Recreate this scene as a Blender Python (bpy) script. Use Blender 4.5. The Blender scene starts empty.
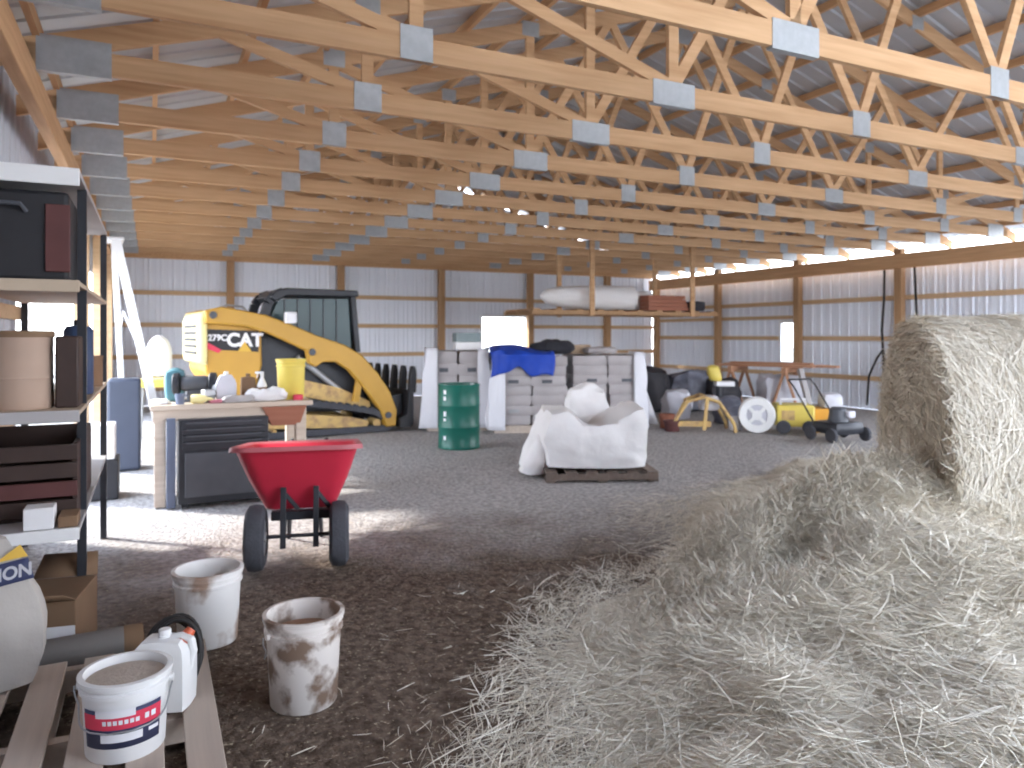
import bpy, bmesh, math, random
import numpy as np
from mathutils import Vector, Matrix, noise
R = math.radians
rnd = random.Random(7)
SC = bpy.context.scene
COL = SC.collection
# ------------------------------------------------------------------ camera
TH = R(26.0); FPX = 740.0; CXP = 512.0; HY = 335.0; EYE = 1.45
cs, sn = math.cos(TH), math.sin(TH)
cd = bpy.data.cameras.new('camera'); cam = bpy.data.objects.new('camera', cd); COL.objects.link(cam)
cam.location = (0, 0, EYE); cam.rotation_euler = (R(90), 0, -TH)
cd.sensor_width = 36.0; cd.lens = 36.0 * FPX / 1024.0; cd.shift_y = -(384 - HY) / 1024.0
cd.clip_start = 0.05; cd.clip_end = 300
SC.camera = cam
cd.dof.use_dof = True; cd.dof.focus_distance = 1.3; cd.dof.aperture_fstop = 6.0   # the photograph is out of focus

def W(px, py, d):
    xc = (px - CXP) / FPX * d
    return Vector((xc * cs + d * sn, -xc * sn + d * cs, EYE - (py - HY) / FPX * d))
def G(px, py, z=0.0):
    return W(px, py, FPX * (EYE - z) / (py - HY))
class Face:
    """a vertical plane standing at O, turned r about z: gives local x,z of what is seen there"""
    def __init__(s, O, r=0.0):
        s.O = Vector((O[0], O[1])); s.r = r
        s.u = Vector((math.cos(r), math.sin(r))); s.n = Vector((-math.sin(r), math.cos(r)))
    def __call__(s, px, py, y=0.0):
        xc = (px - CXP) / FPX
        d = Vector((xc * cs + sn, -xc * sn + cs))
        t = (s.O.dot(s.n) + y) / d.dot(s.n)
        return ((d * t - s.O).dot(s.u), EYE - (py - HY) / FPX * t)

# ------------------------------------------------------------------ materials
def mat(name, col, rough=0.6, metal=0.0, var=0.15, scale=6.0, bump=0.0, bscale=40.0, col2=None, island=False, trans=0.0, spec=0.4, thresh=None, emit=None):
    m = bpy.data.materials.new(name); m.use_nodes = True
    nt = m.node_tree; N = nt.nodes; L = nt.links
    b = N['Principled BSDF']
    b.inputs['Roughness'].default_value = rough; b.inputs['Metallic'].default_value = metal
    b.inputs['Specular IOR Level'].default_value = spec
    if trans: b.inputs['Transmission Weight'].default_value = trans
    tc = N.new('ShaderNodeTexCoord')
    nz = N.new('ShaderNodeTexNoise'); nz.inputs['Scale'].default_value = scale; nz.inputs['Detail'].default_value = 5
    L.new(tc.outputs['Object'], nz.inputs['Vector'])
    mx = N.new('ShaderNodeMix'); mx.data_type = 'RGBA'
    c1 = tuple(max(0, c * (1 - var)) for c in col) + (1,)
    c2 = (tuple(col2) if col2 else tuple(min(1, c * (1 + var)) for c in col)) + (1,)
    if col2: c1 = tuple(col) + (1,)
    mx.inputs[6].default_value = c1; mx.inputs[7].default_value = c2
    if island:
        ge = N.new('ShaderNodeNewGeometry'); L.new(ge.outputs['Random Per Island'], mx.inputs[0])
    elif thresh:
        mr = N.new('ShaderNodeMapRange'); mr.inputs[1].default_value = thresh[0]; mr.inputs[2].default_value = thresh[1]
        L.new(nz.outputs['Fac'], mr.inputs[0]); L.new(mr.outputs[0], mx.inputs[0])
    else:
        L.new(nz.outputs['Fac'], mx.inputs[0])
    L.new(mx.outputs[2], b.inputs['Base Color'])
    if bump:
        n2 = N.new('ShaderNodeTexNoise'); n2.inputs['Scale'].default_value = bscale; n2.inputs['Detail'].default_value = 4
        L.new(tc.outputs['Object'], n2.inputs['Vector'])
        bp = N.new('ShaderNodeBump'); bp.inputs['Strength'].default_value = bump; bp.inputs['Distance'].default_value = 0.02
        L.new(n2.outputs['Fac'], bp.inputs['Height']); L.new(bp.outputs[0], b.inputs['Normal'])
    return m
def wood(name, c1, c2, axis='X', rough=0.7):
    m = bpy.data.materials.new(name); m.use_nodes = True
    nt = m.node_tree; N = nt.nodes; L = nt.links; b = N['Principled BSDF']; b.inputs['Roughness'].default_value = rough
    b.inputs['Specular IOR Level'].default_value = 0.25
    tc = N.new('ShaderNodeTexCoord'); mp = N.new('ShaderNodeMapping')
    s = {'X': (0.8, 14, 14), 'Y': (14, 0.8, 14), 'Z': (14, 14, 0.8)}[axis]
    mp.inputs['Scale'].default_value = s
    L.new(tc.outputs['Object'], mp.inputs['Vector'])
    nz = N.new('ShaderNodeTexNoise'); nz.inputs['Scale'].default_value = 2.0; nz.inputs['Detail'].default_value = 6
    L.new(mp.outputs[0], nz.inputs['Vector'])
    mx = N.new('ShaderNodeMix'); mx.data_type = 'RGBA'; mx.inputs[6].default_value = c1 + (1,); mx.inputs[7].default_value = c2 + (1,)
    ge = N.new('ShaderNodeNewGeometry'); ad = N.new('ShaderNodeMath'); ad.operation = 'MULTIPLY_ADD'
    ad.inputs[1].default_value = 0.35; L.new(ge.outputs['Random Per Island'], ad.inputs[0])
    sb = N.new('ShaderNodeMath'); sb.operation = 'MULTIPLY_ADD'; sb.inputs[1].default_value = 1.4; sb.inputs[2].default_value = -0.35
    L.new(nz.outputs['Fac'], sb.inputs[0]); L.new(sb.outputs[0], ad.inputs[2])
    cl = N.new('ShaderNodeClamp'); L.new(ad.outputs[0], cl.inputs[0])
    L.new(cl.outputs[0], mx.inputs[0]); L.new(mx.outputs[2], b.inputs['Base Color'])
    return m
M = {}
M['truss'] = wood('truss_wood', (0.49, 0.275, 0.135), (0.73, 0.475, 0.275), 'X')
M['post'] = wood('post_wood', (0.33, 0.19, 0.10), (0.50, 0.31, 0.17), 'Z')
M['beam'] = wood('beam_wood', (0.50, 0.28, 0.14), (0.72, 0.45, 0.25), 'Y')
M['girt'] = wood('girt_wood', (0.50, 0.33, 0.19), (0.68, 0.48, 0.30), 'X')
M['plank'] = wood('plank_wood', (0.40, 0.20, 0.12), (0.55, 0.31, 0.19), 'X')
M['pallet'] = wood('pallet_wood', (0.42, 0.35, 0.30), (0.58, 0.49, 0.42), 'Y', 0.85)
M['benchwood'] = wood('bench_wood', (0.52, 0.42, 0.33), (0.72, 0.62, 0.52), 'X')
M['redwood'] = wood('reddish_wood', (0.30, 0.115, 0.07), (0.42, 0.18, 0.12), 'X')
M['plate'] = mat('galvanised_plate', (0.42, 0.44, 0.46), 0.5, 0.35, 0.2, 20)
M['roof'] = mat('galvanised_roof', (0.55, 0.57, 0.60), 0.45, 0.35, 0.12, 2)
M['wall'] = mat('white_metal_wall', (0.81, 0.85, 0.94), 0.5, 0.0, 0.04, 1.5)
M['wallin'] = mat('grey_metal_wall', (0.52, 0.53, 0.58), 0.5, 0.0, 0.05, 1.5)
M['white'] = mat('white_plastic', (0.80, 0.80, 0.80), 0.45, 0, 0.05)
M['bucketdirt'] = mat('soiled_plastic', (0.80, 0.78, 0.76), 0.5, 0, 0, 5.0, col2=(0.36, 0.25, 0.19), thresh=(0.50, 0.62))
M['bucketmud'] = mat('muddy_plastic', (0.72, 0.67, 0.63), 0.6, 0, 0, 8.0, col2=(0.22, 0.15, 0.11), thresh=(0.48, 0.60))
M['mud'] = mat('brown_feed', (0.30, 0.17, 0.11), 0.95, 0, 0.3, 30, 0.6, 60)
M['feed'] = mat('tan_grain', (0.50, 0.43, 0.37), 0.95, 0, 0.15, 40, 0.4, 80)
M['red'] = mat('red_poly', (0.64, 0.035, 0.07), 0.4, 0, 0.12, 5)
M['redlabel'] = mat('red_print', (0.70, 0.05, 0.10), 0.5, 0, 0.05)
M['navy'] = mat('navy_print', (0.045, 0.055, 0.12), 0.5, 0, 0.1)
M['whiteprint'] = mat('white_print', (0.80, 0.80, 0.84), 0.5, 0, 0.03)
M['gold'] = mat('gold_print', (0.68, 0.42, 0.06), 0.5, 0, 0.05)
M['black'] = mat('black_plastic', (0.022, 0.022, 0.026), 0.5, 0, 0.3)
M['blackmetal'] = mat('black_steel', (0.035, 0.037, 0.045), 0.42, 0.2, 0.3, 8)
M['darkgrey'] = mat('dark_grey_steel', (0.085, 0.09, 0.105), 0.5, 0.1, 0.2, 6)
M['rubber'] = mat('tyre_rubber', (0.07, 0.072, 0.085), 0.85, 0, 0.25, 15, 0.3, 60)
M['yellow'] = mat('machine_yellow', (0.54, 0.30, 0.045), 0.42, 0, 0.12, 3)
M['yelplastic'] = mat('yellow_plastic', (0.76, 0.60, 0.12), 0.45, 0, 0.12, 5)
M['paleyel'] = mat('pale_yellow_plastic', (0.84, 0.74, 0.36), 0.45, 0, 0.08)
M['orange'] = mat('orange_paint', (0.75, 0.36, 0.04), 0.5, 0, 0.1)
M['rustyel'] = mat('worn_yellow_paint', (0.62, 0.42, 0.16), 0.6, 0, 0, 9, col2=(0.36, 0.22, 0.12), thresh=(0.45, 0.7))
M['glass'] = mat('dark_tinted_glass', (0.045, 0.085, 0.095), 0.25, 0, 0.1, 2, spec=0.3)
M['green'] = mat('green_drum_paint', (0.008, 0.115, 0.085), 0.36, 0.0, 0.12, 4)
M['greybag'] = mat('grey_sack_film', (0.40, 0.37, 0.375), 0.5, 0, 0.14, 4, 0.2, 14)
M['film'] = mat('white_wrap_film', (0.68, 0.68, 0.73), 0.45, 0, 0.06, 4, 0.3, 12)
M['bulk'] = mat('white_woven_fabric', (0.82, 0.80, 0.80), 0.75, 0, 0.05, 4, 0.25, 18)
M['tarp'] = mat('blue_tarp', (0.015, 0.06, 0.42), 0.5, 0, 0.25, 5, 0.4, 12)
M['cloth'] = mat('dark_cloth', (0.025, 0.025, 0.032), 0.9, 0, 0.4, 8, 0.4, 20)
M['card'] = mat('cardboard', (0.22, 0.135, 0.08), 0.85, 0, 0.12, 6)  # darkened so the colour carries the deep shade under the shelving
M['cardlt'] = mat('light_cardboard', (0.46, 0.34, 0.24), 0.85, 0, 0.12, 6)
M['paper'] = mat('white_paper', (0.80, 0.79, 0.80), 0.8, 0, 0.04)
M['creambag'] = mat('cream_paper_bag', (0.47, 0.435, 0.40), 0.75, 0, 0.08, 6, 0.3, 14)
M['alu'] = mat('bright_aluminium', (0.86, 0.87, 0.89), 0.4, 0.15, 0.05)
M['steel'] = mat('grey_steel', (0.38, 0.39, 0.41), 0.4, 0.6, 0.15, 10)
M['brownbox'] = mat('dark_brown_wood', (0.05, 0.03, 0.025), 0.6, 0, 0.3, 8)
M['maroon'] = mat('maroon_paint', (0.10, 0.035, 0.033), 0.6, 0, 0.25, 6)
M['tan'] = mat('tan_fibre', (0.46, 0.33, 0.255), 0.75, 0, 0.12, 5)
M['teal'] = mat('teal_plastic', (0.08, 0.20, 0.24), 0.5, 0, 0.15)
M['bluegrey'] = mat('blue_grey_plastic', (0.15, 0.18, 0.26), 0.5, 0, 0.12)
M['blue'] = mat('blue_paint', (0.035, 0.06, 0.13), 0.5, 0, 0.12)
M['shelf'] = mat('grey_shelf_board', (0.42, 0.40, 0.40), 0.6, 0, 0.12, 4)
M['shelftan'] = mat('tan_shelf_board', (0.50, 0.40, 0.30), 0.7, 0, 0.12, 4)
M['heap'] = mat('slate_tarpaulin', (0.10, 0.105, 0.14), 0.6, 0, 0, 4, 0.5, 8, col2=(0.26, 0.27, 0.33), thresh=(0.4, 0.7))
M['heapdk'] = mat('dark_tarpaulin', (0.035, 0.033, 0.04), 0.7, 0, 0.4, 4, 0.5, 8)
M['heaplt'] = mat('pale_tarpaulin', (0.60, 0.60, 0.66), 0.55, 0, 0.1, 4, 0.4, 8)
M['hay'] = mat('hay_strand', (0.60, 0.535, 0.43), 0.85, 0, 0, col2=(0.95, 0.91, 0.82), island=True, spec=0.15)
M['hayside'] = mat('shaded_hay_strand', (0.44, 0.37, 0.28), 0.9, 0, 0, col2=(0.82, 0.75, 0.63), island=True, spec=0.15)  # darker copy of the hay, paints in the shadowed end of the bale
M['haybody'] = mat('packed_hay', (0.50, 0.43, 0.33), 0.95, 0, 0, 16, 1.0, 60, col2=(0.86, 0.80, 0.69))
M['purple'] = mat('purple_print', (0.10, 0.07, 0.22), 0.5, 0, 0.1)
M['chain'] = mat('dark_grease', (0.018, 0.016, 0.016), 0.6, 0, 0.2)
# floor : gravel and dirt
def floor_mat():
    m = bpy.data.materials.new('gravel_floor'); m.use_nodes = True
    nt = m.node_tree; N = nt.nodes; L = nt.links; b = N['Principled BSDF']; b.inputs['Roughness'].default_value = 0.95
    b.inputs['Specular IOR Level'].default_value = 0.2
    tc = N.new('ShaderNodeTexCoord')
    def nz(s, d=6):
        n = N.new('ShaderNodeTexNoise'); n.inputs['Scale'].default_value = s; n.inputs['Detail'].default_value = d
        L.new(tc.outputs['Object'], n.inputs['Vector']); return n
    def mix(a, bcol, f):
        x = N.new('ShaderNodeMix'); x.data_type = 'RGBA'
        for i, v in ((6, a), (7, bcol)):
            if isinstance(v, tuple): x.inputs[i].default_value = v + (1,)
            else: L.new(v, x.inputs[i])
        L.new(f, x.inputs[0]); return x.outputs[2]
    def rng(o, a, c):
        r = N.new('ShaderNodeMapRange'); r.inputs[1].default_value = a; r.inputs[2].default_value = c; L.new(o, r.inputs[0]); return r.outputs[0]
    g = mix((0.29, 0.275, 0.27), (0.56, 0.535, 0.525), rng(nz(26, 8).outputs['Fac'], 0.35, 0.66))
    # brown earth between the barrow and hay; its left reach paints the shelf's shade
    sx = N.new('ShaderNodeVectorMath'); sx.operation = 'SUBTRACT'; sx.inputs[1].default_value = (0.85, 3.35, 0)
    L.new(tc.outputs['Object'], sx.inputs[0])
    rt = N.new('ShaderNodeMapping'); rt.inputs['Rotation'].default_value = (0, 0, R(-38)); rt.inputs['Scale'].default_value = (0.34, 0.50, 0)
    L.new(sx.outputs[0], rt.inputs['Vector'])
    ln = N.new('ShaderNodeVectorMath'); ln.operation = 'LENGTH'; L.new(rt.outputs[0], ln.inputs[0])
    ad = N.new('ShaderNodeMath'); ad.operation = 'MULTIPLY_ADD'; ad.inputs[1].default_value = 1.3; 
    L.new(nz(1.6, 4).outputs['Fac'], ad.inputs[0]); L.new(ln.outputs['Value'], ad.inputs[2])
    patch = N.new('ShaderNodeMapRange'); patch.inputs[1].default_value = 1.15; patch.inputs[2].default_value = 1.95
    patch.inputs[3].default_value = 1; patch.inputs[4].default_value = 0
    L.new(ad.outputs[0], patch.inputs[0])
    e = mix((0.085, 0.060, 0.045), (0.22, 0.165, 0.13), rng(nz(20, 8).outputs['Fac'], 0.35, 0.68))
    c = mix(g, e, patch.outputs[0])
    straw = rng(nz(55, 3).outputs['Fac'], 0.62, 0.70)
    c = mix(c, (0.42, 0.36, 0.27), straw)
    L.new(c, b.inputs['Base Color'])
    bp = N.new('ShaderNodeBump'); bp.inputs['Strength'].default_value = 0.9; bp.inputs['Distance'].default_value = 0.03
    L.new(nz(38, 6).outputs['Fac'], bp.inputs['Height']); L.new(bp.outputs[0], b.inputs['Normal'])
    return m
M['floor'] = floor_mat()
M['ground'] = mat('outdoor_gravel', (0.27, 0.255, 0.23), 0.95, 0, 0.15, 3)

# ------------------------------------------------------------------ mesh builder
class MB:
    def __init__(s): s.v = []; s.f = []; s.mi = []; s.cur = 0
    def add(s, vs, fs):
        o = len(s.v); s.v += [Vector(v) for v in vs]; s.f += [[i + o for i in f] for f in fs]; s.mi += [s.cur] * len(fs)
    def box(s, c, size, rot=None):
        a, b, d = (x / 2 for x in size)
        vs = [Vector((x, y, z)) for x in (-a, a) for y in (-b, b) for z in (-d, d)]
        if rot is not None: vs = [rot @ v for v in vs]
        c = Vector(c)
        s.add([v + c for v in vs], [(0, 1, 3, 2), (4, 6, 7, 5), (0, 4, 5, 1), (2, 3, 7, 6), (0, 2, 6, 4), (1, 5, 7, 3)])
    def bx(s, x0, x1, y0, y1, z0, z1):
        s.box(((x0 + x1) / 2, (y0 + y1) / 2, (z0 + z1) / 2), (abs(x1 - x0), abs(y1 - y0), abs(z1 - z0)))
    def bar(s, p, q, w, h, up=(0, 0, 1)):
        p, q = Vector(p), Vector(q); d = (q - p); L = d.length; d.normalize()
        up = Vector(up)
        if abs(d.dot(up)) > 0.98: up = Vector((0, 1, 0))
        sd = d.cross(up).normalized(); u = sd.cross(d).normalized()
        rot = Matrix((d, sd, u)).transposed()
        s.box((p + q) / 2, (L, w, h), rot)
    def tube(s, pts, r, n=10, cap=True, closed=False):
        pts = [Vector(p) for p in pts]; rs = r if isinstance(r, (list, tuple)) else [r] * len(pts)
        vs = []; prev = None; m = len(pts)
        for i, p in enumerate(pts):
            if closed: t = (pts[(i + 1) % m] - pts[i - 1]).normalized()
            else: t = (pts[min(i + 1, m - 1)] - pts[max(i - 1, 0)]).normalized()
            if prev is None:
                a = Vector((0, 0, 1)) if abs(t.z) < 0.9 else Vector((1, 0, 0))
                nrm = t.cross(a).normalized()
            else: nrm = (prev - t * prev.dot(t)).normalized()
            prev = nrm; bn = t.cross(nrm)
            for k in range(n):
                a = 2 * math.pi * k / n; vs.append(p + (nrm * math.cos(a) + bn * math.sin(a)) * rs[i])
        fs = []
        for i in range(m if closed else m - 1):
            j = (i + 1) % m
            for k in range(n): fs.append((i * n + k, i * n + (k + 1) % n, j * n + (k + 1) % n, j * n + k))
        if cap and not closed: fs.append(tuple(range(n))[::-1]); fs.append(tuple((m - 1) * n + k for k in range(n)))
        s.add(vs, fs)
    def lathe(s, prof, c=(0, 0, 0), n=32, rot=None, a0=0.0, a1=2 * math.pi):
        full = abs(a1 - a0 - 2 * math.pi) < 1e-6; c = Vector(c); vs = []; m = n if full else n + 1
        for (r, z) in prof:
            for k in range(m):
                a = a0 + (a1 - a0) * k / n; v = Vector((r * math.cos(a), r * math.sin(a), z))
                if rot is not None: v = rot @ v
                vs.append(v + c)
        fs = []
        for i in range(len(prof) - 1):
            for k in range(n):
                k2 = (k + 1) % m
                fs.append((i * m + k, i * m + k2, (i + 1) * m + k2, (i + 1) * m + k))
        s.add(vs, fs)
    def disc(s, r, c, n=32, rot=None):
        c = Vector(c); vs = []
        for k in range(n):
            v = Vector((r * math.cos(2 * math.pi * k / n), r * math.sin(2 * math.pi * k / n), 0))
            if rot is not None: v = rot @ v
            vs.append(v + c)
        s.add(vs, [tuple(range(n))])
    def prism(s, poly, y0, y1):
        """polygon in x,z pushed from y0 to y1"""
        n = len(poly)
        s.add([(x, y0, z) for x, z in poly] + [(x, y1, z) for x, z in poly],
              [tuple(range(n)), tuple(range(2 * n - 1, n - 1, -1))] + [(i, i + n, (i + 1) % n + n, (i + 1) % n) for i in range(n)])
    def loopband(s, outer, inner, y0, y1):
        n = len(outer)
        vs = [(x, y0, z) for x, z in outer] + [(x, y0, z) for x, z in inner] + [(x, y1, z) for x, z in outer] + [(x, y1, z) for x, z in inner]
        fs = []
        for i in range(n):
            j = (i + 1) % n
            fs += [(i, j, n + j, n + i), (2 * n + i, 3 * n + i, 3 * n + j, 2 * n + j), (i, 2 * n + i, 2 * n + j, j), (n + i, n + j, 3 * n + j, 3 * n + i)]
        s.add(vs, fs)
    def soft(s, c, size, seed=0, cuts=7, puff=0.25, amp=0.03, fs=4.0, rot=None, shape=None):
        """a filled-sack shape: a rounded, wrinkled block standing on z=0 at c"""
        bm = bmesh.new(); bmesh.ops.create_cube(bm, size=2.0)
        bmesh.ops.subdivide_edges(bm, edges=bm.edges[:], cuts=cuts, use_grid_fill=True)
        c = Vector(c); off = Vector((seed * 3.7, seed * 1.9, seed * 5.1)); vs = []
        for v in bm.verts:
            p = v.co.copy()
            sp = p.normalized() * max(abs(p.x), abs(p.y), abs(p.z))
            q = p.lerp(sp * 1.12, puff)
            q = Vector((q.x * size[0] / 2, q.y * size[1] / 2, (q.z + 1) * size[2] / 2))
            if shape: q = shape(q, p)
            d = noise.noise_vector(q * fs + off) * amp + noise.noise_vector(q * fs * 2.7 + off) * amp * 0.4
            if p.z < -0.9: d.z = 0
            q = q + d
            if q.z < 0: q.z = 0
            if rot is not None: q = rot @ q
            vs.append(q + c)
        bm.verts.index_update()
        s.add(vs, [[v.index for v in f.verts] for f in bm.faces]); bm.free()
    def sheet(s, nx, ny, fn):
        vs = [fn(i / nx, j / ny) for j in range(ny + 1) for i in range(nx + 1)]
        s.add(vs, [(j * (nx + 1) + i, j * (nx + 1) + i + 1, (j + 1) * (nx + 1) + i + 1, (j + 1) * (nx + 1) + i) for j in range(ny) for i in range(nx)])
    def build(s, name, mats, parent=None, loc=None, rotz=0.0, smooth=True, bevel=0.0, solid=0.0, angle=35):
        me = bpy.data.meshes.new(name); me.from_pydata([tuple(v) for v in s.v], [], s.f)
        for m in (mats if isinstance(mats, (list, tuple)) else [mats]): me.materials.append(m)
        bm = bmesh.new(); bm.from_mesh(me); bmesh.ops.recalc_face_normals(bm, faces=bm.faces[:]); bm.to_mesh(me); bm.free()
        me.polygons.foreach_set('material_index', s.mi)
        if smooth:
            me.polygons.foreach_set('use_smooth', [True] * len(me.polygons)); me.set_sharp_from_angle(angle=R(angle))
        o = bpy.data.objects.new(name, me); COL.objects.link(o)
        if parent: o.parent = parent
        if loc is not None: o.location = loc
        if rotz: o.rotation_euler.z = rotz
        if solid:
            md = o.modifiers.new('solid', 'SOLIDIFY'); md.thickness = solid; md.offset = 0
        if bevel:
            md = o.modifiers.new('bevel', 'BEVEL'); md.width = bevel; md.segments = 2; md.limit_method = 'ANGLE'
        return o
def tag(o, label, cat, group=None, kind=None):
    o['label'] = label; o['category'] = cat
    if group: o['group'] = group
    if kind: o['kind'] = kind
    return o
def thing(name, label, cat, loc=(0, 0, 0), rotz=0.0, group=None, kind=None):
    o = bpy.data.objects.new(name, None); COL.objects.link(o); o.empty_display_size = 0.1
    o.location = loc; o.rotation_euler = (0, 0, rotz)
    return tag(o, label, cat, group, kind)
def struct(o, label, cat): return tag(o, label, cat, None, 'structure')
def dup(root, label=None, loc=None, rotz=None, group=None):
    c = root.copy(); COL.objects.link(c)
    if loc is not None: c.location = loc
    if rotz is not None: c.rotation_euler.z = rotz
    if label: c['label'] = label
    if group: c['group'] = group
    for ch in list(root.children):
        d = ch.copy(); COL.objects.link(d); d.parent = c
        for g in ch.children:
            e = g.copy(); COL.objects.link(e); e.parent = d
    return c
def letters(name, text, size, m, parent, mtx, bend=None, extrude=0.002, bold=0.0):
    cu = bpy.data.curves.new('t', 'FONT'); cu.body = text; cu.size = size; cu.extrude = extrude; cu.align_x = 'CENTER'; cu.align_y = 'CENTER'
    cu.offset = bold
    t = bpy.data.objects.new('t', cu); COL.objects.link(t)
    dg = bpy.context.evaluated_depsgraph_get()
    me = bpy.data.meshes.new_from_object(t.evaluated_get(dg)); me.name = name
    bpy.data.objects.remove(t)
    for v in me.vertices:
        p = Vector(v.co)
        v.co = bend(p) if bend else mtx @ p
    me.materials.clear(); me.materials.append(m)
    o = bpy.data.objects.new(name, me); COL.objects.link(o); o.parent = parent
    return o
ORD = ['first', 'second', 'third', 'fourth', 'fifth', 'sixth', 'seventh', 'eighth', 'ninth', 'tenth', 'eleventh', 'twelfth', 'thirteenth', 'fourteenth', 'fifteenth']

# ------------------------------------------------------------------ the building
XL, XR, YB, YF = -0.85, 12.6, 16.8, -2.5
XRIDGE, ZE, ZR = 6.0, 3.34, 5.40          # roof underside (on purlins) at eaves and ridge
def roofz(x): return ZE + (ZR - ZE) * (1 - abs(x - XRIDGE) / (XR - XRIDGE))
# floor
mb = MB()
def fl(u, v):
    x, y = XL - 0.3 + u * (XR - XL + 0.6), YF + v * (YB - YF + 0.2)
    return Vector((x, y, noise.noise(Vector((x * 1.3, y * 1.3, 0))) * 0.012 - 0.008))
mb.sheet(120, 160, fl)
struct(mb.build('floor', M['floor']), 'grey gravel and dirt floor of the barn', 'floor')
mb = MB()
mb.add([(-60, -60, -0.04), (70, -60, -0.04), (70, 70, -0.04), (-60, 70, -0.04)], [(0, 1, 2, 3)])
struct(mb.build('ground', M['ground'], smooth=False), 'pale gravel ground outside the barn', 'ground')

def ribbed(mb, along, a0, a1, z0, z1, base, out, ztop=None):
    """ribbed sheet metal: along 'x' (at y=base) or 'y' (at x=base); ribs stand out by `out`"""
    st = 0.2286; us = []
    k0 = math.floor(a0 / st) - 1; k1 = math.ceil(a1 / st) + 1
    for k in range(k0, k1):
        b = k * st
        for du, dep in ((0, 0), (0.085, 0), (0.10, 0.35), (0.115, 0), (0.165, 0), (0.18, 1), (0.205, 1), (0.2199, 0)):
            if a0 < b + du < a1: us.append((b + du, dep))
    us = [(a0, 0)] + us + [(a1, 0)]
    vs = []
    for u, dp in us:
        o = base + out * dp; zt = ztop(u) if ztop else z1
        for z in (z0, zt): vs.append((u, o, z) if along == 'x' else (o, u, z))
    mb.add(vs, [(2 * i, 2 * i + 2, 2 * i + 3, 2 * i + 1) for i in range(len(us) - 1)])

# ---- back wall with a window opening, a narrow gap and the gable above
bw = thing('wall_back', 'white ribbed metal back wall of the barn', 'wall', kind='structure')
fb = Face((0, YB), 0)
wx0, wz1 = fb(483, 317); wx1, wz0 = fb(527, 356)
gx0, gz1 = fb(609, 314); gx1, _ = fb(612, 314); gz0 = 0.9
mb = MB()
for a0, a1, z0, z1 in ((XL, wx0, 0, 3.12), (wx0, wx1, 0, wz0), (wx0, wx1, wz1, 3.12), (wx1, gx0, 0, 3.12), (gx0, gx1, 0, gz0), (gx0, gx1, gz1, 3.12), (gx1, XR, 0, 3.12)):
    ribbed(mb, 'x', a0, a1, z0, z1, YB + 0.10, -0.02)
mb.build('metal_sheet', M['wall'], bw)
mb = MB()
ribbed(mb, 'x', XL, XR, 3.12, 0, YB + 0.10, -0.02, ztop=lambda x: max(3.13, roofz(x) - 0.13))
mb.build('gable_sheet', M['wall'], bw)
for z in (2.32, 1.66, 1.0, 0.35):
    mb = MB()
    for a0, a1 in (((XL, wx0 - 0.06), (wx1 + 0.06, XR)) if wz0 < z < wz1 else ((XL, XR),)):
        mb.bx(a0, a1, YB + 0.015, YB + 0.06, z - 0.045, z + 0.045)
    mb.build('girt', M['girt'], bw, bevel=0.004)
mb = MB()
mb.bx(XL, XR, YB - 0.02, YB + 0.055, 3.02, 3.2)
mb.build('top_rail', M['beam'], bw)
# window in the back wall
def window(name, label, pts):
    w = thing(name, label, 'window', kind='structure'); (x0, x1, y, z0, z1, along) = pts
    fr = MB(); pn = MB(); t = 0.04
    def bb(m, a0, a1, b0, b1, c0, c1): m.bx(*((a0, a1, b0, b1) if along == 'x' else (b0, b1, a0, a1)), c0, c1)
    bb(fr, x0 - t, x0, y - 0.05, y + 0.05, z0 - t, z1 + t); bb(fr, x1, x1 + t, y - 0.05, y + 0.05, z0 - t, z1 + t)
    bb(fr, x0, x1, y - 0.05, y + 0.05, z1, z1 + t); bb(fr, x0, x1, y - 0.05, y + 0.05, z0 - t, z0)
    fr.build('window_frame', M['white'], w)
    bb(pn, x0, x1, y - 0.004, y + 0.004, z0, z1)
    gm = bpy.data.materials.get('clear_pane')
    if not gm:
        gm = bpy.data.materials.new('clear_pane'); gm.use_nodes = True; nt = gm.node_tree
        tr = nt.nodes.new('ShaderNodeBsdfTransparent'); gl = nt.nodes.new('ShaderNodeBsdfGlossy'); mx = nt.nodes.new('ShaderNodeMixShader')
        gl.inputs['Roughness'].default_value = 0.05; mx.inputs[0].default_value = 0.06
        nt.links.new(tr.outputs[0], mx.inputs[1]); nt.links.new(gl.outputs[0], mx.inputs[2]); nt.links.new(mx.outputs[0], nt.nodes['Material Output'].inputs[0])
    pn.build('pane', gm, w, smooth=False)
window('window_1', 'bright window in the white back wall above the blue tarp', (wx0, wx1, YB + 0.1, wz0, wz1, 'x'))

# ---- right wall
rw = thing('wall_right', 'white ribbed metal right wall below the open eave', 'wall', kind='structure')
fr_ = Face((XR, 0), R(90))
ry1, rz1 = fr_(779, 323); ry0, rz0 = fr_(795, 362)
mb = MB()
for a0, a1, z0, z1 in ((6.7, ry0, 0, 2.75), (ry0, ry1, 0, rz0), (ry0, ry1, rz1, 2.75), (ry1, YB + 0.1, 0, 2.75)):
    ribbed(mb, 'y', a0, a1, z0, z1, XR + 0.10, -0.02)
mb.build('metal_sheet', M['wall'], rw)
for z in (2.15, 1.38, 0.60):
    mb = MB()
    for a0, a1 in (((6.7, ry0 - 0.06), (ry1 + 0.06, YB)) if rz0 < z < rz1 else ((6.7, YB),)):
        mb.bx(XR + 0.015, XR + 0.06, a0, a1, z - 0.045, z + 0.045)
    mb.build('girt', M['girt'], rw, bevel=0.004)
mb = MB(); mb.bx(XR + 0.0, XR + 0.06, 11.9, YB, 1.80, 1.88); mb.build('girt', M['girt'], rw)
window('window_2', 'narrow bright window in the right wall beside a post', (ry0, ry1, XR + 0.1, rz0, rz1, 'y'))
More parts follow.
